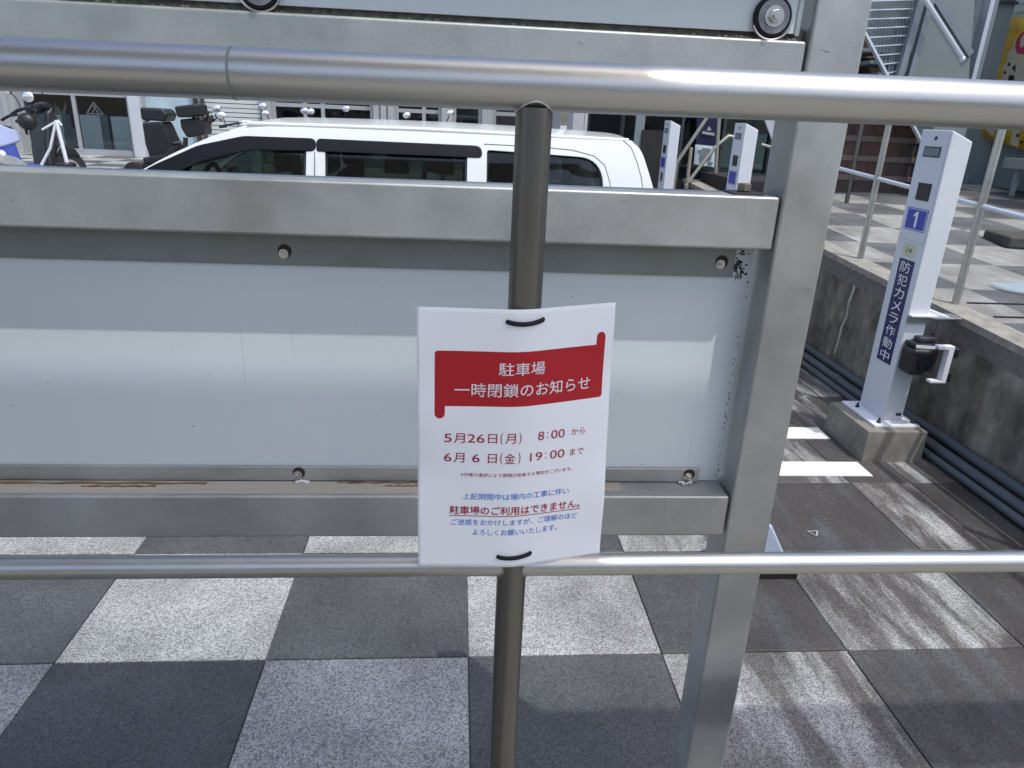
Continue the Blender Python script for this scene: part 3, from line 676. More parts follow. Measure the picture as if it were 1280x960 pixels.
# ================================================================== WHITE ESTATE CAR
car = thing('parked_car', (-.9,4.8,0), 'white estate car parked beyond the fence, only its roof and windows showing over the beam', 'car')
YS, YO = 3.93, 5.60                                    # near and far side at the belt line
def side_shape(outer, holes, th, bev, name, m, ybelt, sgn, lean=.16, zb=.95):
    """plate cut from closed splines (x,z), laid on the leaning side plane"""
    c = bpy.data.curves.new('p', 'CURVE'); c.dimensions = '2D'; c.fill_mode = 'BOTH'; c.extrude = th/2; c.bevel_depth = bev; c.bevel_resolution = 1
    for poly in [outer]+holes:
        s = c.splines.new('POLY'); s.points.add(len(poly)-1); s.use_cyclic_u = True
        for i, p in enumerate(poly): s.points[i].co = (p[0], p[1], 0, 1)
    o = bpy.data.objects.new('p', c); COL.objects.link(o); dg = bpy.context.evaluated_depsgraph_get(); dg.update()
    me = bpy.data.meshes.new_from_object(o.evaluated_get(dg)); COL.objects.unlink(o); bpy.data.objects.remove(o)
    for v in me.vertices:
        x, z, d = v.co; dz = max(0, z-zb)
        v.co = (x, ybelt + sgn*(lean*dz + .25*dz*dz) - sgn*d, z)
    me.materials.clear(); me.materials.append(m)
    return link(name, me, m, car, smooth=True, angle=35)
def rnd_poly(pts, rads, n=5):
    out = []; N_ = len(pts)
    for i, p in enumerate(pts):
        p = Vector((*p,)); a = Vector((*pts[i-1],)); c = Vector((*pts[(i+1) % N_],)); r = rads[i] if isinstance(rads, (list, tuple)) else rads
        d1 = (a-p); d2 = (c-p); r1 = min(r, d1.length*.48); r2 = min(r, d2.length*.48)
        s, e = p+d1.normalized()*r1, p+d2.normalized()*r2
        if r < 1e-5: out.append(tuple(p)); continue
        for k in range(n+1):
            t = k/n; q = s*(1-t)**2 + p*2*t*(1-t) + e*t*t; out.append(tuple(q))
    return out
# windows (x,z) on the near side
def curve_top(x):                                       # roof gutter line
    return 1.432 - .028*((x+.15)/1.1)**2 if x > -1.12 else 1.405
front_win = rnd_poly([(-1.86,.98),(-.80,.98),(-.79,1.372),(-1.12,1.372),(-1.36,1.305),(-1.60,1.185)], [.03,.03,.03,.10,.1,.1])
rear_win = rnd_poly([(-.70,.98),(.055,.98),(.055,1.372),(-.70,1.372)], [.03,.03,.03,.03])
qtr_win = rnd_poly([(.155,.98),(.815,.98),(.785,1.345),(.155,1.365)], [.03,.05,.13,.02], 8)
outer = rnd_poly([(-2.10,.90),(1.14,.90),(1.135,1.0),(1.065,1.22),(1.00,1.395),(.94,1.438),(-.2,1.452),(-1.06,1.430),(-1.24,1.390),(-1.50,1.268),(-1.78,1.105),(-2.05,.95)], [.01,.01,.02,.1,.05,.06,.3,.12,.1,.12,.1,.05], 5)
for yb, sg in ((YS,1),(YO,-1)):
    side_shape(outer, [front_win, rear_win, qtr_win], .03, .003, 'side_frame', M['car'], yb, sg)
    def inset(poly, k):
        c = sum((Vector(p) for p in poly), Vector((0,0)))/len(poly); return [tuple(c+(Vector(p)-c)*k) for p in poly]
    for w, nm in ((front_win,'window'),(rear_win,'window'),(qtr_win,'window')):
        side_shape(inset(w,1.01), [], .004, 0, nm, M['car_glass'], yb+sg*.008, sg)
        side_shape(inset(w,1.005), [inset(w,.965)], .008, 0, 'rubber_seal', M['black'], yb+sg*.0, sg)
# smoked visors over the doors' windows
v1 = rnd_poly([(-1.70,1.135),(-1.58,1.215),(-1.345,1.325),(-1.115,1.380),(-.745,1.382),(-.745,1.325),(-1.08,1.320),(-1.32,1.258),(-1.55,1.150),(-1.62,1.10)], .03, 4)
v2 = rnd_poly([(-.738,1.382),(.125,1.379),(.130,1.325),(-.738,1.325)], [.02,.035,.02,.01], 4)
for v in (v1, v2): side_shape(v, [], .010, .004, 'window_visor', mat('smoked_plastic', (.008,.008,.011), .3, spec=.25), YS-.012, 1)
side_shape([(-.752,1.14),(-.748,1.14),(-.748,1.32),(-.752,1.32)], [], .004, 0, 'door_gap', M['car_gap'], YS-.016, 1)
# gaps: roof-side seam and tailgate seam
def seam(pts, nm):
    vv = []
    for i, (x, z) in enumerate(pts):
        dz = max(0, z-.95); vv.append((x, YS + .16*dz+.25*dz*dz - .0185, z))
    MB().tube(vv, .0022, 6).build(nm, M['car_gap'], car)
seam([(.14,1.392),(.45,1.389),(.62,1.380),(.74,1.355),(.80,1.31),(.832,1.22),(.85,1.0)], 'panel_seam')
seam([(.90,1.440),(.945,1.405),(.98,1.33),(1.005,1.25),(1.03,1.12)], 'tailgate_seam')
# roof: a crowned sheet from the windscreen to the tailgate
def side_y(z, yb, sg):
    dz = max(0, z-.95); return yb + sg*(.16*dz+.25*dz*dz)
b = MB(); nx, ny = 30, 14; xs = [-1.36+(2.32)*i/nx for i in range(nx+1)]
prof_z = lambda x: 1.452 - .012*((x)/1.0)**2 if x > -1.0 else 1.440-.5*(x+1.0)**2
vs_ = []
for i, x in enumerate(xs):
    e = 1.452 - .020*((x+.2)/1.1)**2 - (.85*(-1.0-x)**2 if x < -1.0 else 0)
    for j in range(ny+1):
        t = j/ny; s_ = 2*t-1; z = e + .034*(1-abs(s_)**2.2) ; y0, y1 = side_y(1.44,YS,1)-.012, side_y(1.44,YO,-1)+.012
        vs_.append((x, y0+(y1-y0)*t, z))
b.add(vs_, [(i*(ny+1)+j, i*(ny+1)+j+1, (i+1)*(ny+1)+j+1, (i+1)*(ny+1)+j) for i in range(nx) for j in range(ny)])
rf = b.build('roof', M['car'], car, smooth=True, angle=60); mo = rf.modifiers.new('s','SOLIDIFY'); mo.thickness = .025; mo.offset = -1
MB().tube([(-1.10,side_y(1.44,YS,1)-.006,1.442),(-.2,side_y(1.44,YS,1)-.006,1.450),(.93,side_y(1.44,YS,1)-.006,1.438)], .014, 10).build('roof_edge', M['car'], car, smooth=True)
# windscreen, tailgate
def quad(a, b_, c, d, nm, m, th=.006):
    q = MB().add([a,b_,c,d], [(0,1,2,3)]).build(nm, m, car); mo = q.modifiers.new('s','SOLIDIFY'); mo.thickness = th; return q
quad((-2.02,YS+.10,.98),(-2.02,YO-.10,.98),(-1.34,YO-.14,1.33),(-1.34,YS+.14,1.33),'windscreen',M['car_glass'])
quad((1.06,YS+.13,1.18),(1.06,YO-.13,1.18),(.985,YO-.17,1.42),(.985,YS+.17,1.42),'rear_window',M['car_glass'])
tg = MB(); tg.prism([(YS+.02,.45),(YO-.02,.45),(YO-.03,.95),(YO-.10,1.22),(YO-.17,1.44),(YS+.17,1.44),(YS+.10,1.22),(YS+.03,.95)], 'x', 0, .05)
tgo = tg.mesh('t')
for v in tgo.vertices: v.co.x += 1.09-.17*max(0, v.co.z-1.0)/.44
link('tailgate', tgo, M['car'], car, bevel=.015)
# lower body with wheel arches
lower = [(1.18,.30),(1.20,.62),(1.16,.95),(-2.02,.955),(-2.35,.90),(-2.85,.80),(-3.02,.66),(-3.04,.30)]
def arch(cx, r=.33, n=12): return [(cx-r*math.cos(math.pi*i/n), .30+r*math.sin(math.pi*i/n)) for i in range(n+1)]
poly = lower + arch(-2.25) + arch(.30)
lb = MB().prism(poly, 'y', YS, YO); lo_ = lb.build('lower_body', M['car'], car, bevel=.03, seg=3)
MB().box(-2.9, 1.1, YS+.06, YO-.06, .22, .34).build('underbody', M['dark'], car)
for yy in (YS-.001,):
    for x in (-.745, .10, -1.62):
        MB().box(x-.0025, x+.0025, yy-.002, yy+.003, .36, .95).build('door_gap', M['car_gap'], car)
    for x in (-.95, -.10): MB().box(x-.07, x+.07, yy-.03, yy-.008, .83, .86).build('door_handle', M['car'], car, bevel=.008)
for cx in (-2.25, .30):
    for yc, sg in ((YS+.02, 1), (YO-.02, -1)):
        t_ = MB().tube([(cx,yc,.31),(cx,yc+sg*.17,.31)], .305, 36).build('wheel', M['tyre'], car, bevel=.03, seg=3)
        MB().tube([(cx,yc-sg*.004,.31),(cx,yc+sg*.02,.31)], .19, 24).build('hub_cap', M['facade'], car, bevel=.01)
# inside: dark floor and panels, seats with headrests, steering wheel, pale lining
MB().box(-1.9, 1.05, YS+.05, YO-.05, .40, .46).build('cabin_floor', M['seat'], car)
MB().box(-1.1, .9, YS+.25, YO-.25, 1.415, 1.428).build('headlining', M['seat_l'], car)
MB().box(-1.95, -1.55, YS+.08, YO-.08, .60, 1.0).build('dashboard', M['seat'], car, bevel=.04)
for xb in (-.92, -.02):
    for yb in (4.32, 5.20):
        MB().box(xb-.45, xb+.02, yb-.24, yb+.24, .50, .66).build('seat', M['seat'], car, bevel=.05, seg=3)
        MB().prism([(xb-.06,.62),(xb+.07,.62),(xb+.24,1.14),(xb+.13,1.16)], 'y', yb-.23, yb+.23).build('seat_back', M['seat'], car, bevel=.035, seg=3)
        MB().box(xb+.14, xb+.24, yb-.125, yb+.125, 1.19, 1.36).build('headrest', M['seat'], car, bevel=.035, seg=3)
sw = [Vector((-1.42+.06*math.cos(t)*.4, 4.36+.185*math.sin(t), 1.04+.185*math.cos(t)*.92)) for t in [2*math.pi*k/28 for k in range(29)]]
MB().tube(sw, .014, 8).build('steering_wheel', M['black'], car, smooth=True)
MB().tube([(-1.50,4.36,1.03),(-1.75,4.36,.90)], .03, 8).build('steering_column', M['black'], car)
MB().box(-1.28,-1.24, 4.70, 4.86, 1.335, 1.40).build('rear_view_mirror', M['black'], car, bevel=.01)
# load and clutter in the back
MB().box(.25, .95, 4.15, 5.35, .62, 1.10).build('load_cover', M['seat'], car)
for (x, y, w, h, m) in ((-.42,5.0,.10,.12,M['white_plate']),(-.40,5.0,.16,.10,M['brick']),(-.10,5.1,.12,.12,M['beige']),(-.05,5.0,.06,.09,M['white_plate']),(.3,4.7,.14,.16,M['beige'])):
    MB().box(x-w/2, x+w/2, y-.05, y+.05, 1.15, 1.15+h).build('cabin_item', m, car, bevel=.01)
mir = MB().ell((-1.72, YS-.10, 1.04), (.06,.10,.075)).build('door_mirror', M['car'], car, smooth=True)

# ================================================================== SHOP ROW BEHIND (far left to centre)
FYb = 14.8
def fx(px, py=150): return at(px, py, FYb).x
shop = thing('shop_building', (-3,FYb+1,PZ), 'long grey shop front with dark display windows across the plaza', 'building')
MB().box(-16, 1.6, FYb-.02, FYb+4, 3.6, 7).build('upper_wall', M['facade'], shop)
MB().box(-16, 1.6, FYb+3.8, FYb+4, PZ, 3.6).build('back_wall', M['room'], shop)
MB().box(-16, 1.6, FYb+.3, FYb+3.8, PZ-.01, PZ+.02).build('shop_floor', M['room'], shop)
MB().box(-16, 1.6, FYb, FYb+.12, PZ-.02, PZ+.05).build('door_sill', M['frame'], shop)
def pier(a, b_, m='facade', dy=.12, ribs=0):
    x0, x1 = fx(a), fx(b_); MB().box(x0, x1, FYb-dy, FYb+.3, PZ, 3.6).build('pier', M[m], shop, bevel=.01)
    for k in range(ribs):
        xx = x0+(x1-x0)*(k+.5)/ribs; MB().box(xx-.05, xx+.05, FYb-dy-.05, FYb-dy+.002, PZ, 3.6).build('rib', M[m], shop)
def window(a, b_, mull=(), bar_py=None, pane='pane', z0=PZ+.06):
    x0, x1 = fx(a), fx(b_); f = MB().box(x0, x1, FYb+.02, FYb+.08, z0-.01, z0+.05)
    f.box(x0, x1, FYb+.02, FYb+.08, 3.5, 3.6)
    if bar_py is not None:
        zb = at((a+b_)/2, bar_py, FYb).z; f.box(x0, x1, FYb+.015, FYb+.075, zb-.035, zb+.035)
    for xx in (x0+.03, x1-.03, *[fx(m_) for m_ in mull]): f.box(xx-.035, xx+.035, FYb+.012, FYb+.085, z0, 3.5)
    fo = f.build('window', M['frame'], shop)
    MB().box(x0, x1, FYb+.04, FYb+.05, z0, 3.5).build('pane', M[pane], fo)
pier(-60, 28, 'facade', .15, 4)
window(28, 165, (95,), 117)
pier(165, 179, 'facade_w', .1)
window(179, 247, (), None, 'pane_blue')
MB().box(fx(246), fx(249), FYb-.1, FYb+.0, PZ, 3.6).build('post', M['dark'], shop)
MB().box(fx(255), fx(258), FYb-.1, FYb+.0, PZ, 3.6).build('post', M['dark'], shop)
x0, x1 = fx(249), fx(330); sh = MB()
for k in range(38): sh.box(x0, x1, FYb+.01, FYb+.03, PZ+.08*k, PZ+.08*k+.066)
sh.build('shutter', M['shutter'], shop); MB().box(x0, x1, FYb+.031, FYb+.05, PZ, 3.6).build('shutter_back', M['dark'], shop)
pier(330, 341, 'facade')
window(341, 467, (382, 404), 133)
pier(467, 494, 'facade', .12, 3)
window(494, 552, (530,), 139)
pier(552, 566); window(566, 602, (), None); pier(602, 616)
window(616, 668, (), 143); window(668, 690, (), 150); pier(690, 700)
# things on show inside: each display box stands on its own
for i, (a, b_, top, d, lab) in enumerate(((55,84,143,.7,'pale display box nearest the blue motorcycle, inside the left shop window'),(101,131,144,.7,'pale display box under the tent-shaped white piece inside the shop window'),
                              (144,166,146,.7,'pale display box beside the white pier inside the shop window'),(60,92,160,1.6,'darker display box set back behind the leftmost one in the shop'))):
    Y = FYb+d; p0, p1 = at(a,190,Y), at(b_,190,Y); zt = at((a+b_)/2, top, Y).z
    o = MB().box(p0.x, p1.x, Y, Y+.35, PZ+.02, zt).build('display_box', M['pedestal'], None, bevel=.01)
    tag(o, lab, 'display box', 'display boxes in the shop window')
Y = FYb+.8; c = at(119, 143, Y); d_ = at(119,128,Y).z-c.z
tm = MB(); w = .16
for sx in (-1, 1): tm.bar((c.x+sx*w, Y, c.z), (c.x, Y, c.z+d_), .03, .02)
tm.bar((c.x-w, Y, c.z+.01), (c.x+w, Y, c.z+.01), .03, .02); tm.bar((c.x-.06, Y, c.z+.01), (c.x+.03,Y,c.z+d_*.7), .02, .02); tm.bar((c.x+.08,Y,c.z), (c.x-.02,Y,c.z+d_*.8), .02,.02)
tag(tm.build('window_ornament', M['white_plate']), 'white tent-shaped frame standing on a pale display box in the shop window', 'display piece')
dr = thing('driftwood_display', at(75,140,FYb+.8), 'spiky pale driftwood-like piece on the left display box in the window', 'display piece')
for k in range(9):
    a = at(68+rnd.random()*14, 143, FYb+.8); e = a+Vector((rnd.uniform(-.12,.12), rnd.uniform(-.05,.05), rnd.uniform(.08,.26)))
    MB().tube([a, (a+e)/2+Vector((rnd.uniform(-.04,.04),0,0)), e], [.014,.010,.004], 6).build('twig', M['beige'], dr, smooth=True)
# hat-like beige bush seen beside the handrail post
q = at(671, 148, 13.6); o = MB(); 
for k in range(26):
    o.ell((q.x+rnd.gauss(0,.09), q.y+rnd.gauss(0,.07), q.z-.05+rnd.gauss(0,.06)), (.06,.06,.045), 7, 5)
tag(o.build('straw_bundle', M['beige'], None, smooth=True), 'pale beige straw bundle just right of the handrail post, above the car roof', 'straw bundle')
# white clad pier
wp = thing('white_pier', (1.0,13,PZ), 'white clad square pier above the tail of the white car', 'pier')
a, b_ = at(716,150,13.2), at(774,150,13.2)
for k in range(4):
    x0 = a.x+(b_.x-a.x)*k/4; x1 = a.x+(b_.x-a.x)*(k+1)/4
    MB().box(x0+.004, x1-.004, 13.2+.01*(k % 2), 13.9, PZ, 4.2).build('cladding_panel', M['facade_w'], wp, bevel=.006)
MB().box(b_.x-.12, b_.x-.06, 13.13, 13.2, PZ, 1.20).build('down_pipe', M['alu'], wp, bevel=.01)
# dark glazed building to the right of it
dk = thing('glass_building', (2.7,8.1,0), 'dark glazed building front behind the camera posts', 'building')
DY = 8.05
X0, X1 = at(774,180,DY).x, at(990,180,DY).x
MB().box(X0+.1, X1, DY+2.5, DY+2.7, -.1, 4.4).build('back_wall', M['room'], dk); MB().box(X0, X1, DY+.1, DY+2.5, .3, .45).build('floor_slab', M['room'], dk)
MB().box(X0, X1, DY-.1, DY+2.6, 3.0, 4.4).build('upper_wall', M['siding'], dk)
for px, w, m in ((776,.03,'black'),(797,.10,'siding'),(850,.03,'dark'),(902,.03,'dark'),(962,.04,'dark')):
    x = at(px,180,DY).x; MB().box(x-w/2, x+w/2, DY-.03, DY+.05, .0, 2.998).build('mullion', M[m], dk)
MB().box(X0, X1, DY-.02, DY+.035, -.02, .95).build('plinth', M['dark'], dk); 
MB().box(X0, X1, DY, DY+.012, .95, 2.998).build('pane', glass('dark_glass', (.25,.32,.32), .02), dk)
MB().box(at(800,180,DY).x, at(838,180,DY).x, DY-.05, DY-.021, .3, at(800,162,DY).z).build('door', M['room'], dk)
# navy poster
PYY = 7.93
def pq(x, y): return at(x, y, PYY)
po = thing('navy_poster', pq(880,180), 'navy poster with a white notice below, behind the tan stair handrail', 'poster')
def quadp(pts, nm, m, parent, dy=0, th=.01):
    o = MB(); p = [Vector(q)+Vector((0,dy,0)) for q in pts]; bq = [v+Vector((0,th,0)) for v in p]
    o.add(p+bq, [(0,1,2,3),(7,6,5,4),(0,4,5,1),(1,5,6,2),(2,6,7,3),(3,7,4,0)]); return o.build(nm, m, parent)
quadp([pq(871,148),pq(901,148),pq(896,182),pq(870,180)], 'poster', M['navy_dark'], po)
quadp([pq(869,180.5),pq(896,183),pq(892,209),pq(867,205)], 'notice_sheet', M['pedestal'], po, -.012)
quadp([pq(886,157),pq(889,163),pq(883,163)], 'emblem', M['white_plate'], po, -.005) if False else None
tb = MB(); p = [pq(886,157.5),pq(889.2,163),pq(883,163)]; tb.add([v+Vector((0,-.012,0)) for v in p]+[v+Vector((0,-.002,0)) for v in p], [(0,1,2),(5,4,3),(0,3,4,1),(1,4,5,2),(2,5,3,0)]); tb.build('emblem', M['facade'], po)
MB().bar(pq(877.5,165.5)+Vector((0,-.01,0)), pq(892.5,168)+Vector((0,-.01,0)), .006, .028).build('printed_line', M['facade'], po)
for (ya, xa, xb, h) in ((186,877,887,.02),(188.8,872,890,.03),(193.5,874,889,.012),(196,873,889,.012),(198.6,873,888,.012),(202,874,880,.03),(203.5,884,890,.03)):
    MB().bar(pq(xa,ya)+Vector((0,-.018,0)), pq(xb,ya+.8)+Vector((0,-.018,0)), .005, h).build('printed_line', M['siding'], po)
# tan stair handrail
hy = 7.75
hs = thing('stair_handrail', at(860,230,hy), 'tan tubular stair handrail zigzagging in front of the dark glass front', 'handrail')
for pts in ([(890,138),(846,203),(841,240)], [(900,130),(893,238)], [(864,184),(858,236)], [(857,232),(894,184),(911,170),(923,173)], [(951,181),(966,185),(1000,192)]):
    MB().tube([at(x,y,hy) for x, y in pts], .020, 12).build('tube', M['tan_steel'], hs, smooth=True)
ws = MB(); a, b_, c = at(956,150,7.6), at(970,150,7.6), at(966,177,7.6)
ws.add([a,b_,c]+[v+Vector((0,.02,0)) for v in (a,b_,c)], [(0,1,2),(5,4,3),(0,3,4,1),(1,4,5,2),(2,5,3,0)])
tag(ws.build('white_pennant', M['white_plate']), 'small white triangular pennant hanging between camera post and fence post', 'pennant')

lw = MB().box(2.66, 3.62, 6.85, 7.95, TZ(6.8)-.05, 1.06).build('shade_block', M['room'], None, bevel=.01); tag(lw, 'dark block standing in for shade at the foot of the glazed front, behind the fence post', 'shade stand-in')  # stands in for terrace tiles dark under the building overhang
# ================================================================== BROWN BRICK WALL + STEEL STAIRS (upper right)
BY = 7.55; z0 = TZ(BY)-.02
bw = thing('brick_wall', (3.6,BY,z0), 'wall of brown blocks with tan ledges between the courses', 'wall')
MB().box(3.75, 5.19, BY+.012, BY+.25, z0-.1, z0+1.75).build('wall_core', M['room'], bw)
ch = .195; bmesh_cache = {}
for r in range(9):
    zz = z0 + r*ch
    MB().box(3.75, 5.19, BY-.028, BY+.012, zz+.137, zz+.195).build('ledge', M['ledge'], bw, bevel=.004)
    off = .11*(r % 2)
    for k in range(-1, 10):
        xa = max(3.75, 3.75+.22*k+off); xb = min(5.19, 3.75+.22*(k+1)+off)
        if xb-xa < .03: continue
        key = round(xb-xa,3)
        if key not in bmesh_cache:
            mm_ = MB().box(.003, key-.003, 0, .03, .001, .134).mesh('brick'); mm_.materials.append(M['brick']); bmesh_cache[key] = mm_
            m2 = mm_.copy(); m2.materials.clear(); m2.materials.append(M['brick2']); bmesh_cache[(key,2)] = m2
        o = bpy.data.objects.new('brick', bmesh_cache[key] if rnd.random() < .6 else bmesh_cache[(key,2)]); COL.objects.link(o)
        o.parent = bw; o.location = Vector((xa, BY-.016+rnd.uniform(-.002,.002), zz)) - bw.location
# stairs
stt = thing('steel_stairs', (4.3,7.0,1.0), 'grey steel outdoor stairs with wire mesh side and pale handrail, upper right', 'stairs')
SY = 7.05
def sp(x, y, Y=SY): return at(x, y, Y)
def bars(lst, w, nm, m, Y=SY, h=None):
    for a, b_ in lst: MB().bar(sp(*a, Y), sp(*b_, Y), w, h or w).build(nm, M[m], stt)
bars([((1060,2),(1152,178))], .05, 'stringer', 'stairs_l', SY, .02)
bars([((1157,-25),(1120,110)),((1170,-25),(1133,110))], .055, 'stair_post', 'stairs')
MB().tube([sp(1128,-45,6.95), sp(1203,73,6.95)], .024, 14).build('handrail', M['stairs_l'], stt, smooth=True)
MB().ell(sp(1203,74,6.95), (.03,.03,.03)).build('handrail_end', M['stairs_l'], stt, smooth=True)
bars([((1150,-30),(1212,68))], .06, 'brace', 'stairs', 7.15)
bars([((1105,-20),(1137,40)),((1150,60),(1174,100))], .05, 'stair_tread_edge', 'siding', 7.35)
# mesh side panel: fine wires, horizontals stand brighter
MB().prism([(sp(x,y,SY+.1).x, sp(x,y,SY+.1).z) for x, y in ((1040,-40),(1153,172),(1205,172),(1222,-40))], 'y', SY+.1, SY+.12).build('side_sheet', M['siding'], stt)
wm = MB()
for k in range(9):
    ya = 2+11.2*k; xl = 1060+ (ya-2)*.523+2
    wm.bar(sp(xl, ya, SY+.03), sp(1146-k*3.2, ya-2.5, SY+.03), .010, .010)
wm.build('mesh_wires', M['stairs_l'], stt)
wm = MB()
for k in range(20):
    x = 1072+3.8*k; yb = min(108, 2+(x-1064)/.523)
    wm.bar(sp(x+6, -20, SY+.04), sp(x-4+ (0 if yb < 108 else -8), yb, SY+.04), .006, .006)
wm.build('mesh_wires', M['stairs'], stt)
# treads behind the mesh
for k in range(7):
    a = sp(1092+9.5*k, 62+15*k, 7.2); MB().box(a.x-.16, a.x+.14, 7.1, 7.5, a.z-.03, a.z).build('tread', M['siding'], stt)
# grey siding wall
gs = thing('siding_wall', (6,8.8,1), 'flat grey metal siding behind the steel stairs', 'wall')
GX1 = 6.6
for k in range(4):
    xa = 4.97+.32*k; MB().box(xa, xa+.314, 8.6, 8.7, .9, 4.6).build('siding_panel', M['siding'], gs, bevel=.004)
MB().box(3.8, 4.96, 8.62, 8.7, 1.9, 4.6).build('siding_panel', M['siding'], gs)
for zz in (2.95, 3.01): MB().box(4.97, 6.25, 8.56, 8.598, zz, zz+.025).build('trim', M['dark'], gs)
# column
colm = thing('steel_column', (5.4,7.3,1), 'tall dark blue-grey steel column between the stairs and the yellow banner', 'column')
def vbar(pxt, pxb, w, Y, m, nm, d=.12):
    a = at((pxt+pxb)/2, 60, Y); MB().box(a.x-w/2, a.x+w/2, Y, Y+d, TZ(Y)-.05, 4.4).build(nm, M[m], colm, bevel=.006)
vbar(1204,1186,.10,7.30,'stairs','flange'); vbar(1222,1203,.20,7.45,'stairs','web',.10); vbar(1237,1217,.045,7.26,'stairs_l','conduit'); vbar(1240,1221,.07,7.38,'stairs','flange')
# right-hand building face with the banner; it runs towards the camera
XB = 6.35
rb = thing('shop_kiosk', (XB,7,1), 'grey panelled building side that carries the yellow banner', 'building')
for k in range(9):
    ya = 4.6+.5*k; MB().box(XB+.05, XB+.12, ya+.004, ya+.496, .8, 2.6).build('wall_panel', M['siding'], rb, bevel=.004)
    MB().box(XB+.05, XB+.12, ya+.004, ya+.496, 2.605, 4.2).build('shutter', M['shutter'], rb, bevel=.004)
MB().box(XB+.02, XB+.05, 4.6, 9.1, .8, TZ(7)+.08).build('skirting', M['dark'], rb)
for k in range(16): MB().box(XB+.04, XB+.05, 4.6, 9.1, 2.62+.09*k, 2.63+.09*k).build('slat_line', M['frame'], rb)
ba = atX(1270,205,XB-.25); 
wbx = thing('wall_tap_box', ba, 'small grey wall box on a thin pipe at the right picture edge', 'box')
MB().box(ba.x-.08, ba.x+.2, ba.y-.35, ba.y+.10, ba.z-.05, ba.z+.06).build('box', M['facade'], wbx, bevel=.01); MB().box(ba.x-.02,ba.x+.02,ba.y-.08,ba.y-.04,TZ(ba.y)-.02,ba.z-.05).build('leg', M['facade'], wbx)
# banner
bn_ = thing('yellow_banner', atX(1260,100,XB), 'yellow sunburst banner with a crimson oval and black brush lettering', 'banner')
def bq_(x, y, off=0): return atX(x, y, XB-.02-off)
TLp, BLp = bq_(1256,20), bq_(1218,168)
TRp, BRp = bq_(1345,27), bq_(1330,205)
def buv(u, v, off=0):                                   # u 0..1 left-right, v 0..1 bottom-top
    p = BLp.lerp(BRp, u).lerp(TLp.lerp(TRp, u), v); return p + Vector((-off - .012*math.sin(u*9), 0, 0))
def bpoly(pts, nm, m, off, th=.002):
    f = [buv(u, v, off) for u, v in pts]; k = [buv(u, v, off-th) for u, v in pts]; n = len(pts)
    return MB().add(f+k, [tuple(range(n)), tuple(range(2*n-1, n-1, -1))]+[(i,(i+1)%n,(i+1)%n+n,i+n) for i in range(n)]).build(nm, M[m], bn_)
b = MB(); n = 24
vs_ = [buv(i/n, j/10) for j in range(11) for i in range(n+1)]; b.add(vs_, [(j*(n+1)+i, j*(n+1)+i+1, (j+1)*(n+1)+i+1, (j+1)*(n+1)+i) for j in range(10) for i in range(n)])
cl = b.build('cloth', M['yellow'], bn_, smooth=True); cl.modifiers.new('s','SOLIDIFY').thickness = .004
cx_, cy_ = .42, .62
for k in range(17):
    a0 = R(95+k*14+rnd.uniform(-3,3)); w_ = R(2.0+2.5*rnd.random()); r0, r1 = .06, .62
    pts = []
    for aa, rr_ in ((a0-w_*.4,r0),(a0-w_,r1),(a0+w_,r1),(a0+w_*.4,r0)):
        pts.append((min(.985,max(.012,cx_+.95*rr_*math.cos(aa))), min(.988,max(.012,cy_+rr_*math.sin(aa)))))
    bpoly(pts, 'printed_ray', 'cream' if k % 3 else 'orange', .0040+.0002*k)
bpoly([(cx_+.22*math.cos(R(t))*(1+.14*((t//12)%2)), cy_-.04+.30*math.sin(R(t))*(1+.12*((t//12)%2))) for t in range(0,360,12)], 'printed_burst', 'cream', .009)
bpoly([(.44+.165*math.cos(R(t)), .80+.115*math.sin(R(t))) for t in range(0,360,15)], 'printed_oval', 'crimson', .012)
bpoly([(.36+.03*math.cos(R(t)), .82+.05*math.sin(R(t))) for t in range(0,360,30)], 'printed_highlight', 'cream', .015)
me = text_mesh('氷', .38, .32, .05)
for v in me.vertices: v.co = buv(.45+v.co.x, .50+v.co.y, .013)
link('brush_lettering', me, M['black'], bn_)
for (u, v) in ((.25,.63),(.22,.56),(.32,.08),(.50,.10),(.55,.06)): bpoly([(u+.016*math.cos(R(t)), v+.014*math.sin(R(t))) for t in range(0,360,40)], 'ink_spot', 'black', .014)

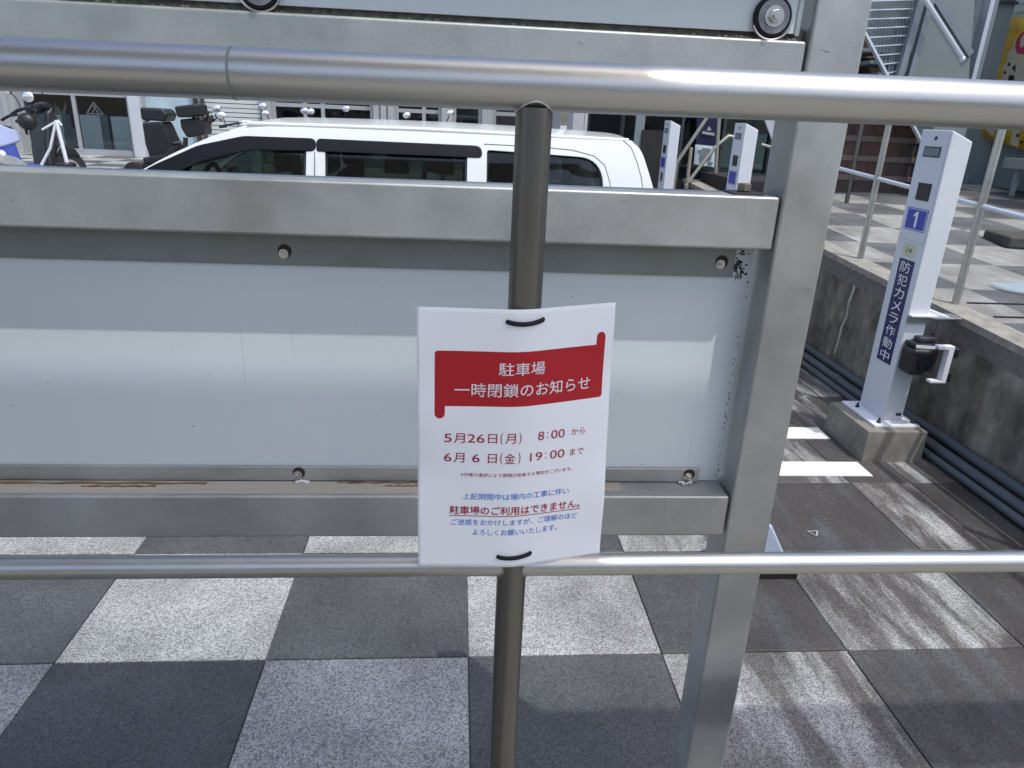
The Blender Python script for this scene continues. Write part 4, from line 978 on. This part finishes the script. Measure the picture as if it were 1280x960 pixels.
# ================================================================== TWO-WHEELERS and other small far things
def scooter(body, label, group='parked scooters', topbox=False):
    """origin on the ground between the wheels, nose towards +x, about 1.75 m long"""
    t = thing('parked_scooter', (0,0,0), label, 'scooter', group); L_ = lambda o: local(o, t)
    for x in (-.60, .62):
        L_(MB().tube([(x,-.05,.24),(x,.05,.24)], .235, 24).build('wheel', M['tyre'], t, bevel=.025)); L_(MB().tube([(x,-.055,.24),(x,.055,.24)], .12, 16).build('rim', M['alu'], t))
    L_(MB().prism([(-.82,.50),(-.80,.66),(-.30,.72),(-.05,.62),(-.02,.34),(.25,.30),(.25,.24),(-.15,.22),(-.42,.30),(-.62,.48)], 'y', -.14, .14).build('rear_body', body, t, bevel=.05, seg=3))
    L_(MB().prism([(-.80,.67),(-.30,.73),(-.02,.68),(-.02,.76),(-.35,.80),(-.82,.78)], 'y', -.13, .13).build('saddle', M['black'], t, bevel=.03, seg=3))
    L_(MB().prism([(.26,.26),(.36,.26),(.56,.86),(.50,.98),(.42,.94),(.30,.55)], 'y', -.17, .17).build('leg_shield', body, t, bevel=.05, seg=3))
    L_(MB().prism([(.42,.42),(.80,.38),(.74,.50),(.56,.56)], 'y', -.07, .07).build('front_fender', body, t, bevel=.03, seg=3))
    L_(MB().bar((.62,0,.26), (.46,0,.98), .06, .06).build('fork', M['dark'], t))
    L_(MB().tube([(.36,-.33,1.00),(.42,-.12,1.03),(.42,.12,1.03),(.36,.33,1.00)], .016, 10).build('handlebar', M['dark'], t, smooth=True))
    L_(MB().ell((.48,0,1.0), (.09,.13,.07)).build('headlight_shell', body, t, smooth=True)); L_(MB().ell((.55,0,.98), (.03,.07,.05)).build('headlight', M['chrome'], t, smooth=True))
    for s in (-1, 1):
        L_(MB().tube([(.37,s*.25,1.02),(.36,s*.27,1.14),(.33,s*.30,1.20)], .007, 8).build('mirror_stem', M['black'], t, smooth=True))
        mm_ = L_(MB().ell((.325,s*.32,1.235), (.018,.062,.042)).build('mirror', M['black'], t, smooth=True)); L_(MB().ell((.308,s*.32,1.235), (.016,.060,.041)).build('mirror_glass', M['chrome'], t, smooth=True))
        L_(MB().tube([(.36,s*.24,1.0),(.355,s*.34,.995)], .02, 10).build('grip', M['black'], t))
    L_(MB().box(-.86,-.80,-.06,.06,.58,.64).build('tail_light', M['red'], t, bevel=.01)); L_(MB().box(-.88,-.865,-.09,.09,.40,.50).build('number_plate', M['white_plate'], t))
    if topbox: L_(MB().box(-.98,-.60,-.2,.2,.82,1.14).build('top_box', M['black'], t, bevel=.04, seg=3))
    return t
sc_mats = [M['dark'], M['white_plastic'], M['black'], M['facade']]
def place(t, px, py_m, Y, rz, dz=0):
    g = at(px, py_m, Y); t.location = (g.x, Y, g.z-1.235+dz); t.rotation_euler = (R(-5),0,rz)
labs = ['second scooter along the row, its round mirror just above the car windscreen', 'scooter whose pair of mirrors shows above the front door window of the car', 'scooter with close-set mirrors above the middle of the car roof',
        'scooter with one mirror before the dark doorway, above the rear door of the car']
spots = [(300,134,10.6,R(88)), (366,141,10.9,R(95)), (408,137,11.4,R(84)), (545,143,11.0,R(92))]
protoB = scooter(M['white_plastic'], 'x')
for i, (px, py, Y, rz) in enumerate(spots):
    t = protoB if i == 0 else copy_tree(protoB); place(t, px, py, Y, rz); t['label'] = labs[i]
    if i % 2: 
        for ch in t.children:
            if ch.name.startswith(('rear_body','leg_shield','front_fender','headlight_shell')):
                ch.data = ch.data.copy(); ch.data.materials[0] = M['dark']
# blue and lilac motorcycle at the left edge
mc = scooter(M['black'], 'blue and pale lilac motorcycle with a dark handlebar at the left picture edge', 'parked scooters')
mc.name = 'parked_motorcycle'; mc['category'] = 'motorcycle'
g = at(38, 141, 9.6); mc.location = (g.x-.22, 9.6, PZ-.10); mc.rotation_euler = (R(-9),0,R(60))
for ch in mc.children:
    if ch.name.startswith('rear_body'): ch.data.materials[0] = M['blue_paint']
local(MB().prism([(-.84,.56),(-.55,.74),(-.18,.78),(.02,.70),(.02,.58),(-.2,.52),(-.5,.48)], 'y', -.16, -.10).build('side_fairing', M['lilac'], mc, bevel=.03, seg=3), mc)
local(MB().prism([(-.90,.62),(-.5,.60),(-.3,.52),(-.5,.44),(-.85,.48)], 'y', -.175, -.12).build('side_panel', M['red'], mc, bevel=.02), mc)
local(MB().prism([(-.86,.36),(-.45,.50),(-.1,.40),(.05,.28),(-.1,.26),(-.5,.40),(-.8,.30)], 'y', -.17, -.13).build('exhaust', M['alu'], mc, bevel=.015), mc)

mp_ = at(35,121,9.55); MB().tube([at(42,141,9.6), at(40,131,9.58), mp_], .009, 8).build('mirror_stem', M['black'], mc, smooth=True)
MB().ell(mp_, (.065,.02,.062)).build('mirror', M['chrome'], mc, smooth=True)
for (x0_,y0_,x1_,y1_) in ((14,143,30,136),(30,136,46,139),(20,152,44,146),(2,150,22,143),(28,150,34,168)):
    MB().tube([at(x0_,y0_,9.6), at((x0_+x1_)/2,(y0_+y1_)/2-2,9.58), at(x1_,y1_,9.6)], .017, 8).build('handlebar_tube', M['black'], mc, smooth=True)
MB().ell(at(34,152,9.6), (.11,.08,.10)).build('instrument_pod', M['black'], mc, smooth=True); MB().ell(at(2,193,9.35), (.05,.04,.05)).build('indicator', M['white_plate'], mc, smooth=True)
# white folding stand with black feet
fs = thing('folding_stand', at(72,205,9.4), 'white folding stand with a black round foot beside the motorcycle', 'stand')
q = lambda x, y, Y=9.4: at(x, y, Y)
for pts, r in (([(70,150),(84,205)],.022), ([(70,152),(63,185),(52,206)],.016), ([(70,152),(53,162)],.012), ([(72,150),(77,157)],.012)):
    MB().tube([q(*p) for p in pts], r, 10).build('leg', M['white_plate'], fs, smooth=True)
e = q(82,203); MB().tube([e-Vector((0,0,.06)), e+Vector((0,0,.0))], .11, 24).build('foot', M['black'], fs, bevel=.02)
wr = thing('white_barrier', at(62,186,10.2), 'low white barrier bar with black holes behind the folding stand', 'barrier')
a, b_ = at(50,184,10.2), at(77,184,10.2); MB().box(a.x, b_.x, 10.2, 10.25, a.z-.05, a.z+.05).build('bar', M['white_plate'], wr, bevel=.01)
for k in range(3): c = a.lerp(b_, .22+.28*k); MB().tube([(c.x,10.199,a.z-.02),(c.x,10.195,a.z-.02)], .028, 12).build('hole', M['black'], wr)
for xx in (a.x+.03, b_.x-.03): MB().box(xx-.02, xx+.02, 10.2, 10.25, PZ-.02, a.z-.05).build('leg', M['white_plate'], wr)
# mobility scooter with a high black seat
ms = thing('mobility_scooter', at(203,205,10.6), 'mobility scooter with a tall black seat and headrest in front of the frosted shop window', 'mobility scooter')
k_ = 10.6; q = lambda x, y, Y=k_: at(x, y, Y)
def blk(pts, nm, m=M['black'], y0=k_-.08, y1=k_+.30, bev=.03):
    poly = [(at(x,y,k_).x, at(x,y,k_).z) for x, y in pts]; return MB().prism(poly, 'y', y0, y1).build(nm, m, ms, bevel=bev, seg=3)
blk([(177,134),(206,136),(212,143),(209,152),(179,150)], 'headrest'); blk([(180,153),(205,152),(216,176),(221,196),(191,200),(184,180)], 'backrest')
blk([(186,196),(224,190),(228,200),(190,204)], 'seat', y0=k_-.25, y1=k_+.25)
MB().tube([q(214,180),q(226,178),q(229,183)], .025, 10).build('armrest', M['dark'], ms, smooth=True); MB().tube([q(178,150),q(186,149)], .03, 10).build('silver_clip', M['chrome'], ms, smooth=True)
p0 = q(205,205); MB().box(p0.x-.35, p0.x+.45, k_-.2, k_+.25, PZ+.10, PZ+.24).build('deck', M['dark'], ms, bevel=.03)
for dx in (-.3, .42):
    for dy in (-.26, .26): MB().tube([(p0.x+dx,k_+dy-.04,PZ+.12),(p0.x+dx,k_+dy+.04,PZ+.12)], .13, 20).build('wheel', M['tyre'], ms, bevel=.02)
MB().bar((p0.x,k_,PZ+.2), (p0.x,k_,q(205,204).z), .1, .1).build('seat_pillar', M['dark'], ms)
# black basket machine next to it
m2 = thing('cargo_tricycle', at(240,205,10.2), 'black machine with a box and tangled cables between the mobility scooter and the round mirror', 'tricycle')
k_ = 10.2; ms_keep = ms; ms = m2
blk([(224,133),(253,130),(255,145),(228,147)], 'top_box', y0=k_-.2, y1=k_+.2)
blk([(229,149),(258,147),(260,168),(238,172),(231,160)], 'body', y0=k_-.15, y1=k_+.2)
q = lambda x, y, Y=k_: at(x, y, Y)
for k in range(16):
    a = q(rnd.uniform(224,268), rnd.uniform(146,154)); e = a+Vector((rnd.uniform(-.14,.14), rnd.uniform(-.1,.1), rnd.uniform(-.06,.08)))
    MB().tube([a, (a+e)/2+Vector((0,0,.04)), e], .010, 6).build('cable', M['black'], m2, smooth=True)
MB().tube([q(232,172),q(231,215)], .03, 10).build('frame_tube', M['dark'], m2); MB().tube([q(232,185),q(262,212)], .03, 10).build('frame_tube', M['dark'], m2)
for px in (231, 262): w = q(px,215); MB().tube([(w.x,k_-.03,PZ+.25),(w.x,k_+.03,PZ+.25)], .25, 24).build('wheel', M['tyre'], m2, bevel=.02)
MB().tube([q(268,150),q(274,146)], .008, 8).build('mirror_stem', M['black'], m2); MB().ell(q(275.5,144.5), (.075,.02,.045)).build('mirror', M['chrome'], m2, smooth=True)
ms = ms_keep
